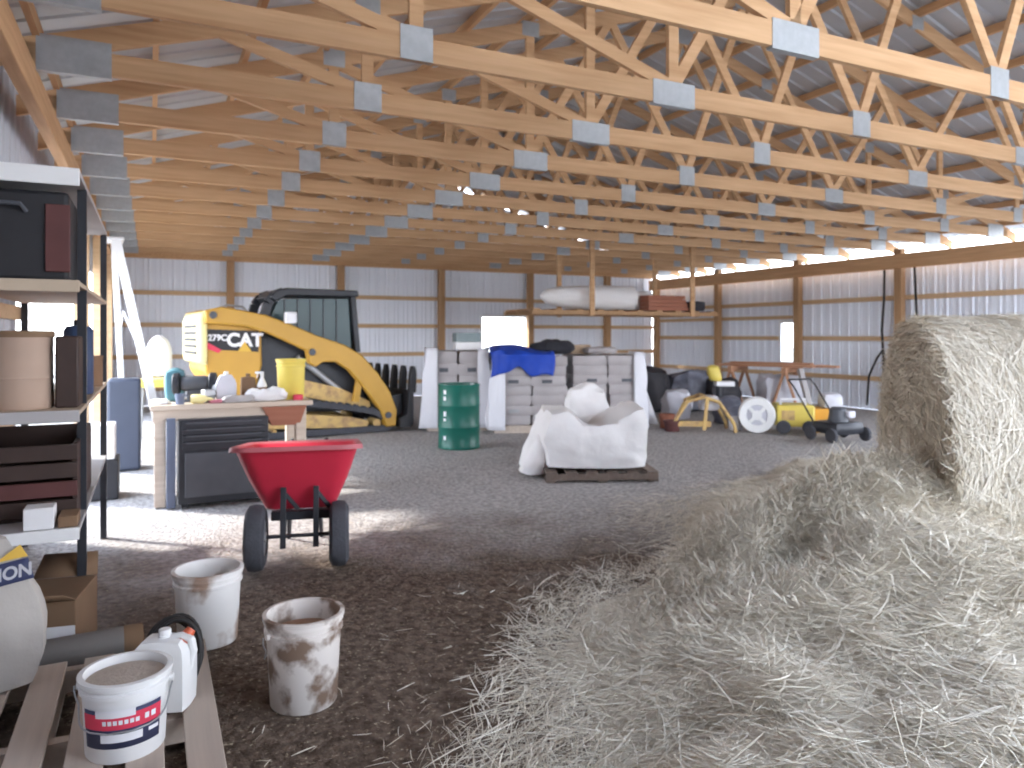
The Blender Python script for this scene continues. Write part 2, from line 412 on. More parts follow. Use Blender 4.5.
mb = MB(); mb.bx(XR - 0.19, XR - 0.131, 5.0, YB, 2.68, 2.95)
struct(mb.build('trim_1', M['beam'], bevel=0.006), 'long orange brown header beam along the right wall', 'beam')

# ---- left wall : solid to y 6.4, open doorway to 12.2, solid to the corner
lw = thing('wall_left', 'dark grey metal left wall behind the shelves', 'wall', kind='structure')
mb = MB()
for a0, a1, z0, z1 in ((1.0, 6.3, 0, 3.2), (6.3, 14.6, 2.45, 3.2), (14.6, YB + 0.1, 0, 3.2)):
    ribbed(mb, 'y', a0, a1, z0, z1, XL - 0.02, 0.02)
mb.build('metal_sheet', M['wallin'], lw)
for z in (2.3, 1.6, 0.9):
    mb = MB(); mb.bx(XL, XL + 0.04, 1.0, 6.3, z - 0.045, z + 0.045); mb.bx(XL, XL + 0.04, 14.6, YB, z - 0.045, z + 0.045)
    mb.build('girt', M['girt'], lw)
mb = MB(); mb.bx(-0.70, -0.62, 0.6, YB, 2.86, 3.06)
struct(mb.build('trim_2', M['beam'], bevel=0.006), 'wooden header beam running along the left wall over the shelves', 'beam')

# ---- unseen front wall, added to darken the near left, doorway open to the right
fw_ = thing('wall_front_shade', 'grey metal front wall added out of view to shade the near left', 'wall', kind='structure')
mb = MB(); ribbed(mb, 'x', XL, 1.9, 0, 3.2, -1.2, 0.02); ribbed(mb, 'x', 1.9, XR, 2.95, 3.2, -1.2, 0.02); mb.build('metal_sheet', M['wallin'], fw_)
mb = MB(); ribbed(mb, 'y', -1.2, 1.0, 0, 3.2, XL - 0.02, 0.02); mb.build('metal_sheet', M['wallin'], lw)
# ---- posts
bx_ = [fb(px, 300)[0] for px in (230, 340, 440, 528.5, 605.5)]
for i, x in enumerate(bx_):
    mb = MB(); mb.bx(x - 0.075, x + 0.075, YB - 0.16, YB - 0.02, 0, 3.02)
    tag(mb.build('wooden_post', M['post'], bevel=0.006), 'brown wooden post against the back wall, %s post from the left corner' % ORD[i], 'post', 'posts of the back wall')
ry_ = [16.6] + [fr_(px, 300)[0] for px in (720, 800, 902)] + [6.9]
for i, y in enumerate(ry_[:4]):
    mb = MB(); mb.bx(XR - 0.13, XR - 0.001, y - 0.075, y + 0.075, 0, 3.06 if i else 3.0)
    tag(mb.build('wooden_post', M['post'], bevel=0.006), 'dark brown wooden post standing in the far right corner of the barn' if i == 0 else 'brown wooden post of the right wall, %s post out from the far corner' % ORD[i - 1], 'post', 'posts of the right wall')
lab = ['brown wooden post of the left wall hidden behind the shelving', 'wooden post in the middle of the bright left doorway', 'sunlit pale wooden post at the far side of the left doorway', 'brown post on the left wall near the back corner']
for i, y in enumerate((6.2, 9.3, 12.2, 14.8)):
    if i == 0: continue
    mb = MB(); mb.bx(-0.75, -0.61, y - 0.07, y + 0.07, 0, 2.86)
    tag(mb.build('wooden_post', M['girt'], bevel=0.006), lab[i], 'post', 'posts of the left wall')

# ---- roof
rf = thing('ceiling', 'grey ribbed metal roof seen from below between the trusses', 'roof', kind='structure')
mb = MB()
for sgn in (-1, 1):
    x1 = XRIDGE + sgn * (XR - XRIDGE + 0.45)
    st = 0.2286; ys = []
    for k in range(int((YB + 0.5 - YF) / st)):
        b = YF + k * st
        for du, dep in ((0, 0), (0.165, 0), (0.18, 1), (0.205, 1), (0.2199, 0)): ys.append((b + du, dep))
    vs = []
    for y, dp in ys:
        for x in (XRIDGE, x1): vs.append((x, y, roofz(x) + 0.01 + 0.02 * dp))
    mb.add(vs, [(2 * i, 2 * i + 2, 2 * i + 3, 2 * i + 1) for i in range(len(ys) - 1)])
mb.build('metal_sheet', M['roof'], rf)
for sgn in (-1, 1):
    for k in range(11):
        x = XRIDGE + sgn * (0.12 + k * 0.65)
        mb = MB(); mb.bar((x, YF, roofz(x) - 0.045), (x, YB + 0.3, roofz(x) - 0.045), 0.04, 0.09)
        mb.build('purlin', M['beam'], rf)

# ---- trusses
TX = [-0.62, 1.4, 3.28, 5.17, 7.40, 9.40, 11.1, 12.6]
def topz(x): return roofz(x) - 0.09 - 0.07      # centre of the top chord
def make_truss(label):
    t = thing('roof_truss', label, 'truss', group='wooden roof trusses')
    zb = 3.13
    m = MB(); m.bx(TX[0] - 0.1, 3.28, -0.02, 0.02, zb - 0.07, zb + 0.07); m.bx(3.28, 7.4, -0.02, 0.02, zb - 0.07, zb + 0.07); m.bx(7.4, TX[-1] + 0.1, -0.02, 0.02, zb - 0.07, zb + 0.07)
    m.build('bottom_chord', M['truss'], t)
    for xe in (-0.95, 12.95):
        m = MB(); m.bar((xe, 0, topz(xe) + 0.0), (XRIDGE, 0, topz(XRIDGE)), 0.04, 0.14); m.build('top_chord', M['truss'], t)
    webs = []
    for x in (1.4, 3.28, 9.4, 11.1): webs.append(((x, zb + 0.05), (x, topz(x) - 0.03)))
    webs.append(((XRIDGE, topz(XRIDGE) - 0.05), (5.17, zb + 0.05))); webs.append(((XRIDGE, topz(XRIDGE) - 0.05), (7.4, zb + 0.05))); webs.append(((4.2, topz(4.2) - 0.03), (3.28, zb + 0.05))); webs.append(((4.2, topz(4.2) - 0.03), (5.17, zb + 0.05))); webs.append(((8.4, topz(8.4) - 0.03), (7.4, zb + 0.05))); webs.append(((8.4, topz(8.4) - 0.03), (9.4, zb + 0.05)))
    for a, b in ((0.4, 1.4), (1.4, 3.28)): webs.append(((a, topz(a) - 0.03), (b, zb + 0.05)))
    for a, b in ((11.1, 9.4), (11.9, 11.1)): webs.append(((a, topz(a) - 0.03), (b, zb + 0.05)))
    for (p, q) in webs:
        m = MB(); m.bar((p[0], 0, p[1]), (q[0], 0, q[1]), 0.036, 0.085, up=(0, 1, 0.001)) if False else m.bar((p[0], 0, p[1]), (q[0], 0, q[1]), 0.085 if abs(p[0]-q[0]) < 1e-6 else 0.036, 0.036 if abs(p[0]-q[0]) < 1e-6 else 0.085)
        m.build('web', M['truss'], t)
    def plate(x, z, w, h):
        m = MB(); m.bx(x - w / 2, x + w / 2, -0.024, 0.024, z - h / 2, z + h / 2); m.build('gusset_plate', M['plate'], t)
    plate(3.28, zb, 0.36, 0.17); plate(7.4, zb, 0.30, 0.16)
    for x in (1.4, 5.17, 9.4, 11.1): plate(x, zb + 0.03, 0.2, 0.2)
    for x in (1.4, 3.28, 5.17, 7.4, 9.4, 11.1): plate(x, topz(x), 0.18, 0.14)
    plate(XRIDGE, topz(XRIDGE) - 0.03, 0.3, 0.22)
    plate(-0.42, zb + 0.02, 0.4, 0.22); plate(12.4, zb + 0.02, 0.4, 0.22)
    return t
TY = [3.08 + 1.085 * k for k in range(13)]
tr0 = make_truss('light wood roof truss nearest overhead, first of the row')
for k, y in enumerate(TY):
    t = tr0 if k == 0 else dup(tr0, 'light wood roof truss across the barn, %s of the row counting from the front' % ORD[k])
    t.location = (0, y, 0)

# ------------------------------------------------------------------ hay
def hay_h(X, Y):
    """height of the loose hay over the floor (numpy arrays)"""
    s = 0.66 * (X - 0.9) - 0.75 * (Y - 2.2)
    s = s - 0.05 + 0.16 * np.sin(X * 2.3 + Y * 1.1) + 0.09 * np.sin(X * 5.1 - Y * 4.3)
    e = np.clip((s - 0.05) / 1.1, 0, 1); e = e * e * (3 - 2 * e)
    h = 0.15 * e
    g = lambda cx, cy, sx, sy, a, A: A * np.exp(-((((X - cx) * math.cos(a) + (Y - cy) * math.sin(a)) / sx) ** 2 + ((-(X - cx) * math.sin(a) + (Y - cy) * math.cos(a)) / sy) ** 2) / 2)
    h = h + (g(3.72, 2.92, 0.50, 0.42, 0.6, 0.38) + g(3.98, 2.55, 0.30, 0.28, 0.6, 0.22) + g(3.05, 3.35, 0.50, 0.24, 2.5, 0.22) + g(3.3, 2.75, 0.5, 0.3, 2.5, 0.12) + g(3.6, 1.9, 0.8, 0.3, -0.6, 0.22) + g(2.2, 1.3, 0.8, 0.35, 0.3, 0.09)) * np.clip(s / 0.25 + 1.0, 0, 1)
    h = h - g(2.95, 2.75, 0.16, 0.10, 0.3, 0.16) - g(3.55, 2.35, 0.34, 0.05, -0.75, 0.14)
    return h, s
nx, ny = 190, 170; x0, x1, y0, y1 = 0.3, 6.2, 0.7, 5.6
gx = np.linspace(x0, x1, nx); gy = np.linspace(y0, y1, ny); XX, YY = np.meshgrid(gx, gy)
HH, SS = hay_h(XX, YY)
NZ = np.array([[noise.noise(Vector((x * 3.2, y * 3.2, 3))) * 0.5 + noise.noise(Vector((x * 8, y * 8, 9))) * 0.3 for x in gx] for y in gy])
HH = HH + NZ * 0.13 * np.clip(SS / 0.6, 0, 1) - 0.03 * np.clip(1 - SS / 0.22, 0, 1) * (1 + NZ * 2)
def hsample(x, y):
    u = np.clip((x - x0) / (x1 - x0) * (nx - 1), 0, nx - 1.001); v = np.clip((y - y0) / (y1 - y0) * (ny - 1), 0, ny - 1.001)
    i = u.astype(int); j = v.astype(int); a = u - i; b = v - j
    return HH[j, i] * (1 - a) * (1 - b) + HH[j, i + 1] * a * (1 - b) + HH[j + 1, i] * (1 - a) * b + HH[j + 1, i + 1] * a * b
rs = np.random.default_rng(5)
def strands_mesh(P, D, Nn, L, Wd, curl):
    """thin bent blades: centre P, direction D, normal Nn, length L, width Wd -> verts, quads"""
    n = len(P); side = np.cross(D, Nn); side /= np.linalg.norm(side, axis=1)[:, None] + 1e-9
    rows = []
    for t, wf in ((-0.5, 0.6), (-0.17, 1), (0.17, 1), (0.5, 0.3)):
        c = P + D * (t * L)[:, None] + Nn * ((0.25 - t * t) * curl * L)[:, None] + side * (t * t * curl * L * 0.7)[:, None]
        rows += [c - side * (Wd * wf / 2)[:, None], c + side * (Wd * wf / 2)[:, None]]
    V = np.stack(rows, 1).reshape(-1, 3)
    base = (np.arange(n) * 8)[:, None]
    Q = np.concatenate([base + np.array([[0, 1, 3, 2]]), base + np.array([[2, 3, 5, 4]]), base + np.array([[4, 5, 7, 6]])], 1).reshape(-1, 4)
    return V, Q
def np_mesh(name, parts, mats, parent=None):
    V = np.concatenate([p[0] for p in parts]); off = 0; Qs = []; mi = []
    for v, q, m in parts: Qs.append(q + off); off += len(v); mi.append(np.full(len(q), m))
    Q = np.concatenate(Qs); mi = np.concatenate(mi)
    me = bpy.data.meshes.new(name); me.vertices.add(len(V)); me.vertices.foreach_set('co', V.astype(np.float32).ravel())
    me.loops.add(len(Q) * 4); me.loops.foreach_set('vertex_index', Q.astype(np.int32).ravel())
    me.polygons.add(len(Q)); me.polygons.foreach_set('loop_start', (np.arange(len(Q)) * 4).astype(np.int32))
    me.polygons.foreach_set('material_index', mi.astype(np.int32))
    for m in mats: me.materials.append(m)
    me.update(calc_edges=True); me.validate()
    me.polygons.foreach_set('use_smooth', [True] * len(me.polygons))
    o = bpy.data.objects.new(name, me); COL.objects.link(o)
    if parent: o.parent = parent
    return o
# base cushion of the loose hay
keep = (HH > -0.02) & (SS > 0.0)
idx = -np.ones(nx * ny, int)
V0 = np.stack([XX.ravel(), YY.ravel(), HH.ravel()], 1)
Q0 = []
for j in range(ny - 1):
    for i in range(nx - 1):
        if keep[j, i] and keep[j + 1, i] and keep[j, i + 1] and keep[j + 1, i + 1]: Q0.append((j * nx + i, j * nx + i + 1, (j + 1) * nx + i + 1, (j + 1) * nx + i))
Q0 = np.array(Q0); used = np.unique(Q0); idx[used] = np.arange(len(used)); Q0 = idx[Q0]; V0 = V0[used]
def loose(n, lo, hi, lmin, lmax, tilt, around=None):
    px = rs.uniform(x0, x1, n * 5); py = rs.uniform(y0, y1, n * 5)
    if around: px = rs.normal(around[0], 0.65, n * 5); py = rs.normal(around[1], 0.5, n * 5)
    _, s = hay_h(px, py)
    dd = px * sn + py * cs
    keepc = (px - 4.85) ** 2 + (py - 2.35) ** 2 > 0.45
    pr = keepc * np.clip((s - lo) / (hi - lo), 0, 1) ** 1.5 * np.clip(3.0 / np.maximum(dd, 1.2), 0.3, 1.6)
    k = rs.uniform(0, 1.6, n * 5) < pr
    px, py = px[k][:n], py[k][:n]; n = len(px)
    z = np.maximum(hsample(px, py), 0.0)
    fl_ = np.sin(px * 1.7 + 0.6) * 0.9 + np.cos(py * 2.1 + px) * 0.9 + 2.4
    a = fl_ + rs.normal(0, 0.75, n)
    el = rs.normal(0.0, tilt, n)
    D = np.stack([np.cos(a) * np.cos(el), np.sin(a) * np.cos(el), np.sin(el)], 1)
    Nn = np.stack([rs.normal(0, .45, n), rs.normal(0, .45, n), np.ones(n)], 1); Nn /= np.linalg.norm(Nn, axis=1)[:, None]
    L = rs.uniform(lmin, lmax, n); Wd = rs.uniform(0.0018, 0.0044, n)
    P = np.stack([px, py, z + 0.006 + rs.uniform(0, 0.016, n)], 1)
    P[:, 2] += np.abs(np.sin(el)) * L * 0.35
    return strands_mesh(P, D, Nn, L, Wd, rs.normal(0, 0.28, n))
a1_ = loose(115000, -0.45, 0.25, 0.06, 0.22, 0.16)
a2_ = loose(9000, -1.1, 0.3, 0.03, 0.10, 0.04)
a4_ = loose(40000, 0.0, 0.3, 0.06, 0.20, 0.38, (3.5, 3.0, 1.0))
a3_ = loose(1500, 0.1, 0.5, 0.15, 0.34, 0.4)
lh = np_mesh('loose_hay', [(V0, Q0, 1), (a1_[0], a1_[1], 0), (a2_[0], a2_[1], 0), (a3_[0], a3_[1], 0), (a4_[0], a4_[1], 0)], [M['hay'], M['haybody']])
tag(lh, 'pale loose hay strewn over the floor in front of the round bale', 'hay', kind='stuff')
# round bale
ax = Vector((0.77, -0.64, 0)).normalized(); endc = Vector((4.14, 2.95, 0)); LB, RB = 1.55, 0.77
bl = thing('hay_bale', 'large round bale of pale hay lying on its side, partly unrolled', 'hay bale', endc + ax * (LB / 2))
pv = Vector((-ax.y, ax.x, 0))      # horizontal, across the axis
def bale_pt(t, a, r=None):
    rr = RB if r is None else r
    rr *= 1 + 0.035 * noise.noise(Vector((t * 2.2, math.cos(a) * 2, math.sin(a) * 2))) + 0.02 * noise.noise(Vector((t * 7, math.cos(a) * 6, math.sin(a) * 6)))
    rr *= 1 - 0.04 * max(0, abs(t / LB) * 2 - 0.8) * 5 * 0.2
    z = RB + rr * math.sin(a); 
    return ax * t + pv * (rr * math.cos(a)) + Vector((0, 0, max(z, 0.0)))
mb = MB(); NA, NT = 96, 28
vs = [bale_pt(-LB / 2 + LB * j / NT, 2 * math.pi * i / NA) for j in range(NT + 1) for i in range(NA)]
fs = [(j * NA + i, j * NA + (i + 1) % NA, (j + 1) * NA + (i + 1) % NA, (j + 1) * NA + i) for j in range(NT) for i in range(NA)]
mb.add(vs, fs)
for t, sg in ((-LB / 2, 1), (LB / 2, -1)):
    rings = [1.0, 0.9, 0.75, 0.6, 0.45, 0.3, 0.15]
    vs = []
    for q, rr in enumerate(rings):
        for i in range(NA):
            a = 2 * math.pi * i / NA; p = bale_pt(t, a); c = ax * t + Vector((0, 0, RB))
            v = c + (p - c) * rr + ax * (-sg) * (0.05 * (1 - rr) + (0.025 * noise.noise(Vector((rr * 14 + a * 0.3, a, 2))) if q else 0)); vs.append(v)
    mb.add(vs, [(q * NA + i, q * NA + (i + 1) % NA, (q + 1) * NA + (i + 1) % NA, (q + 1) * NA + i) for q in range(len(rings) - 1) for i in range(NA)] + [tuple((len(rings) - 1) * NA + i for i in range(NA))])
mb.build('packed_body', M['haybody'], bl, angle=80)
def bale_strands(n, lmin, lmax):
    t = rs.uniform(-LB / 2, LB / 2, n); a = rs.uniform(-0.35 * math.pi, 1.6 * math.pi, n)
    A = np.array(ax); Pv = np.array(pv); Z = np.array([0, 0, 1.0])
    rr = np.array([(bale_pt(float(tt), float(aa)) - ax * float(tt) - Vector((0, 0, RB))).length for tt, aa in zip(t, a)]) + rs.uniform(0, 0.015, n)
    rad = np.cos(a)[:, None] * Pv + np.sin(a)[:, None] * Z
    tan = -np.sin(a)[:, None] * Pv + np.cos(a)[:, None] * Z
    P = t[:, None] * A + rr[:, None] * rad + np.array([0, 0, RB])
    th = rs.normal(0.35, 0.6, n) + 0.5 * np.sin(t * 3 + a * 2)
    D = np.cos(th)[:, None] * tan + np.sin(th)[:, None] * A + rs.normal(0.0, 0.10, n)[:, None] * rad
    D /= np.linalg.norm(D, axis=1)[:, None]
    Nn = rad + rs.normal(0, .3, (n, 3)); Nn /= np.linalg.norm(Nn, axis=1)[:, None]
    k = P[:, 2] > 0.04
    return strands_mesh(P[k], D[k], Nn[k], rs.uniform(lmin, lmax, n)[k], rs.uniform(0.002, 0.0046, n)[k], np.abs(rs.normal(0.1, 0.2, n))[k])
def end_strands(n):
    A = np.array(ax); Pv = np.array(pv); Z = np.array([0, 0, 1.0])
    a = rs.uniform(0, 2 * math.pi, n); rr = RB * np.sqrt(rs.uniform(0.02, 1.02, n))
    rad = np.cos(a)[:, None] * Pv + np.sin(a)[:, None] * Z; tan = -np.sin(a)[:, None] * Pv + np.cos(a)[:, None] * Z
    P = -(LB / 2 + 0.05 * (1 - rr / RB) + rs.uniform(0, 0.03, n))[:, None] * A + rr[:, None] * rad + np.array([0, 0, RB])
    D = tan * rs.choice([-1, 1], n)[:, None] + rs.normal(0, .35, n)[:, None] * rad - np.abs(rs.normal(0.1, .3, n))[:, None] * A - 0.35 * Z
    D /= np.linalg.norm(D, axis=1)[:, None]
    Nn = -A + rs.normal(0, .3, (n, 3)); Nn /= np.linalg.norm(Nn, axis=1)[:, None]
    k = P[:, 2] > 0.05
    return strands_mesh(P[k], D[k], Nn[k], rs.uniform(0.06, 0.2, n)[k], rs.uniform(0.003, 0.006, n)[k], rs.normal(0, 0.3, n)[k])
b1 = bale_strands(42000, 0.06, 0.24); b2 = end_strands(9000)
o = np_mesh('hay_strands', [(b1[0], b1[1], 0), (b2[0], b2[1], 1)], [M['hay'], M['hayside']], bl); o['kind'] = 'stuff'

# ------------------------------------------------------------------ buckets
def bucket_profile(rt, rb, h, wall=0.006, ribs=True):
    p = [(0.0, 0.0), (rb, 0.0), (rb + 0.004, 0.006)]
    def rad(z): return rb + (rt - rb) * z / h
    if ribs:
        z1 = h * 0.80
        p += [(rad(z1), z1), (rad(z1) + 0.009, z1 + 0.004), (rad(z1) + 0.009, z1 + 0.016), (rad(z1), z1 + 0.02), (rad(h * .9), h * .9), (rad(h * .9) + 0.008, h * .9 + 0.004), (rad(h * .9) + 0.008, h * .9 + 0.014), (rad(h * .92), h * .92 + 0.018)]
    p += [(rt, h - 0.02), (rt + 0.010, h - 0.016), (rt + 0.011, h - 0.002), (rt + 0.006, h), (rt - wall, h)]
    zi = h * 0.05
    return p, [(rt - wall, h), (rb - wall + 0.001, zi), (0.0, zi)], rad
def make_bucket(name, label, cat, loc, rt, rb, h, m, fill, fz, handle=True, rotz=0.0, hang=200, group=None):
    t = thing(name, label, cat, loc, rotz, group)
    p, inn, rad = bucket_profile(rt, rb, h)
    mb = MB(); mb.lathe(p + inn[1:], n=40); mb.build('body', m, t)
    if fill:
        mb = MB()
        rr = rad(fz) - 0.008
        mb.lathe([(0, fz + 0.015), (rr * 0.5, fz + 0.012), (rr, fz)], n=40); mb.build('contents', fill, t)
    if handle:
        mb = MB(); zc = h * 0.83; pts = []
        for k in range(25):
            a = math.pi * k / 24
            u = math.cos(a) * (rt + 0.018); v = math.sin(a) * (rt * 1.02)
            aa = R(hang); pts.append(Vector((u * math.cos(aa) - 0.02 * math.sin(aa) - math.sin(aa) * v * 0.26, u * math.sin(aa) + math.cos(aa) * v * 0.26 + 0.0, zc - v * 0.80)))
        # keep the wire outside the bucket wall
        q = []
        for v in pts:
            rr = math.hypot(v.x, v.y); need = rad(max(v.z, 0)) + 0.012
            if rr < need and rr > 1e-6: v = Vector((v.x * need / rr, v.y * need / rr, v.z))
            q.append(v)
        mb.tube(q, 0.0028, 8); mb.build('wire_handle', M['steel'], t)
        mb = MB()
        for sg in (0, math.pi):
            aa = R(hang) + sg; mb.lathe([(0, 0.016), (0.012, 0.014), (0.014, 0)], c=((rad(zc) + 0.004) * math.cos(aa), (rad(zc) + 0.004) * math.sin(aa), zc), n=12, rot=Matrix.Rotation(aa, 3, 'Z') @ Matrix.Rotation(R(90), 3, 'Y'))
        mb.build('handle_ear', m, t)
    return t, rad
PZ = 0.125
pA = W(126, 745, FPX * (EYE - PZ) / (745 - HY)); pA.z = PZ
az = lambda px: TH + math.atan((px - CXP) / FPX)
tA, radA = make_bucket('labelled_bucket', 'white plastic bucket with a red and navy label standing on the wooden pallet', 'bucket', pA, 0.128, 0.112, 0.25, M['white'], M['feed'], 0.222, True, -az(126), 165, 'white plastic buckets')
# wrap-round label facing the camera (local -y)
def arcpatch(mb, rad, off, a0, a1, z0, z1, n=20):
    vs = []
    for k in range(n + 1):
        a = R(-90) + a0 + (a1 - a0) * k / n
        for z in (z0, z1): r = rad(z) + off; vs.append((r * math.cos(a), r * math.sin(a), z))
    mb.add(vs, [(2 * k, 2 * k + 2, 2 * k + 3, 2 * k + 1) for k in range(n)])
mb = MB(); arcpatch(mb, radA, 0.0055, R(-62), R(50), 0.052, 0.172); lb = mb.build('label', M['navy'], tA, solid=0.0008); lb['label'] = 'navy printed label with a red band'
mb = MB(); arcpatch(mb, radA, 0.0072, R(-62), R(50), 0.112, 0.160); mb.build('red_band', M['redlabel'], lb)
mb = MB(); arcpatch(mb, radA, 0.0080, R(-40), R(12), 0.150, 0.174); arcpatch(mb, radA, 0.0072, R(-34), R(22), 0.072, 0.098)
mb.build('white_panel', M['whiteprint'], lb)
mb = MB()
for k in range(7): arcpatch(mb, radA, 0.0088, R(-30 + 7 * k), R(-25 + 7 * k), 0.128, 0.142, 2)
arcpatch(mb, radA, 0.0088, R(24), R(30), 0.128, 0.146, 2); arcpatch(mb, radA, 0.0088, R(33), R(40), 0.128, 0.146, 2)
mb.build('lettering', M['whiteprint'], lb)
mb = MB(); arcpatch(mb, radA, 0.0088, R(30), R(46), 0.084, 0.096, 3); mb.build('white_patch', M['whiteprint'], lb)
pB = G(208, 640); make_bucket('tall_bucket', 'tall white bucket with a brown smear standing behind the jug', 'bucket', (pB.x, pB.y, 0), 0.150, 0.128, 0.345, M['bucketdirt'], M['feed'], 0.10, False, 1.0, group='white plastic buckets')
pC = G(304, 700); make_bucket('muddy_bucket', 'muddy open bucket crusted with dirt, standing alone on the floor', 'bucket', (pC.x, pC.y, 0), 0.147, 0.125, 0.355, M['bucketmud'], M['mud'], 0.275, True, 0.0, 20, 'white plastic buckets')

# pallet in the near left corner
def make_pallet(label, loc, rotz, lx, ly, n, hgt=0.125, group='wooden pallets', m=None):
    t = thing('wooden_pallet', label, 'pallet', loc, rotz, group); m = m or M['pallet']
    w = 0.11; gap = (lx - n * w) / (n - 1)
    for k in range(n):
        x = -lx / 2 + w / 2 + k * (w + gap)
        mb = MB(); mb.bx(x - w / 2, x + w / 2, -ly / 2, ly / 2, hgt - 0.02, hgt); mb.build('top_board', m, t, bevel=0.003)
    for y in (-ly / 2 + 0.03, 0, ly / 2 - 0.03):
        mb = MB(); mb.bx(-lx / 2, lx / 2, y - 0.022, y + 0.022, 0.018, hgt - 0.0205); mb.build('stringer', m, t)
    for x in (-lx / 2 + 0.05, 0, lx / 2 - 0.05):
        mb = MB(); mb.bx(x - 0.05, x + 0.05, -ly / 2, ly / 2, 0, 0.0175); mb.build('bottom_board', m, t)
    return t
make_pallet('weathered wooden pallet under the labelled bucket and the jug', (-0.36, 2.87, 0), 0.0, 1.14, 1.25, 7)

# white jug
pj = W(165, 706, FPX * (EYE - PZ) / (706 - HY)); pj.z = PZ
j = thing('plastic_jug', 'white plastic jug with a moulded handle on the pallet behind the labelled bucket', 'jug', pj, -az(165) + R(-25))
mb = MB(); 
def jugshape(q, p):
    f = 1.0 if q.z < 0.215 else max(0.45, 1 - (q.z - 0.215) * 9.0)
    return Vector((q.x * f, q.y * f, q.z))
mb.soft((0, 0, 0), (0.185, 0.13, 0.25), 3, 9, 0.20, 0.002, 6, shape=jugshape); mb.build('body', M['white'], j)
mb = MB(); mb.tube([(0.02, 0, 0.243), (0.06, 0, 0.252), (0.092, 0, 0.24), (0.102, 0, 0.20), (0.09, 0, 0.14)], [0.013, 0.013, 0.014, 0.014, 0.012], 10); mb.build('handle', M['white'], j)
mb = MB(); mb.lathe([(0.0, 0.277), (0.019, 0.276), (0.021, 0.272), (0.021, 0.258), (0.024, 0.256), (0.022, 0.24)], n=20); mb.build('cap', M['white'], j)
# black coiled cable with an orange plug, lying beyond the jug
pk = W(176, 690, FPX * (EYE - PZ) / (690 - HY)); pk.z = PZ
pk = Vector((0.075, 3.02, PZ))
k_ = thing('extension_cable', 'black coiled cable with an orange end standing on edge behind the jug', 'cable', pk, -az(180))
mb = MB(); pts = []
for i in range(150):
    a = i / 150 * 2 * math.pi * 5; r = 0.118 + 0.012 * math.sin(i * 0.37)
    pts.append((r * math.cos(a) * 0.75, -0.035 + 0.07 * i / 150 + 0.10 * math.sin(a) * 0.35, 0.142 + r * math.sin(a)))
mb.tube(pts, 0.009, 8); mb.build('coil', M['chain'], k_)
mb = MB(); mb.tube([(-0.02, -0.11, 0.19), (0.03, -0.12, 0.225), (0.06, -0.11, 0.265)], [0.024, 0.03, 0.016], 12); e = mb.build('plug', mat('orange_red_plastic', (0.62, 0.13, 0.06), 0.35), k_); e['label'] = 'orange red plug'

# feed bag at the left edge
pb = Vector((-0.54, 3.36, PZ))
bg = thing('feed_bag', 'cream paper feed bag with a navy band, slumped at the left edge of the pallet', 'bag', pb, R(8))
def bagshape(q, p):
    z = q.z / 0.60
    w = 1.0 - 0.35 * max(0, z - 0.55) - 0.28 * max(0, 0.7 - z)
    return Vector((q.x * (w if z < 0.85 else w * 0.9) + 0.04 * math.sin(z * 5) - 0.03 * z, q.y * (1 - 0.75 * max(0, z - 0.35) / 0.65) + 0.03 * z, q.z))
mb = MB(); mb.soft((0, 0, 0), (0.31, 0.20, 0.57), 5, 11, 0.22, 0.018, 6, shape=bagshape); mb.build('sack_body', M['creambag'], bg)
def bagp(x, z):
    zz = z / 0.6; return Vector((x, -0.112 * (1 - 0.75 * max(0, zz - 0.35) / 0.65) + 0.03 * zz - 0.012, z))
mb = MB(); mb.sheet(8, 3, lambda u, v: bagp(-0.02 + 0.155 * u - 0.02 * v, 0.385 + 0.075 * v + 0.02 * u)); nb = mb.build('navy_band', M['navy'], bg, solid=0.001)
mb = MB(); mb.add([bagp(0.01, 0.475), bagp(0.115, 0.485), bagp(0.09, 0.53)], [(0, 1, 2)]); mb.build('gold_mark', M['gold'], bg)
letters('lettering', 'HON', 0.062, M['whiteprint'], nb, None, bend=lambda p: bagp(0.060 + p.x * 0.95, 0.432 + p.y + 0.10 * p.x) + Vector((0, -0.004, 0)), bold=0.002)

# ------------------------------------------------------------------ shelving on the left
SX0, SX1, SY0, SY1 = -0.80, -0.285, 3.80, 6.05
LEV = [0.595, 1.115, 1.69, 2.185]
sh = thing('shelving_unit', 'four tier wooden shelving unit standing along the left wall', 'shelf', (0, 0, 0))
for i, z in enumerate(LEV):
    mb = MB(); mb.bx(SX0, SX1, SY0, SY1, z - 0.022, z); mb.build('shelf_board', M['shelftan'] if i in (1, 2) else M['shelf'], sh, bevel=0.003)
    mb = MB(); mb.bx(SX0, SX1, SY0 - 0.019, SY0 - 0.0005, z - (0.075 if i == 3 else 0.05), z + 0.003)
    e = mb.build('edge_strip', M['white'] if i in (0, 3) else (M['shelftan'] if i == 2 else M['shelf']), sh, bevel=0.003)
for x in (SX0 + 0.02, SX1 - 0.02):
    for y in (4.2, SY1 - 0.02):
        mb = MB(); mb.bx(x - 0.02, x + 0.02, y - 0.02, y + 0.02, 0, 2.16); mb.build('upright', M['blackmetal'], sh)
def boxy(name, label, cat, x0, x1, y0, y1, z0, h, m, bevel=0.01, group=None):
    mb = MB(); mb.bx(x0, x1, y0, y1, z0, z0 + h); return tag(mb.build(name, m, bevel=bevel), label, cat, group)
fs_ = Face((0, SY0 + 0.05), 0)
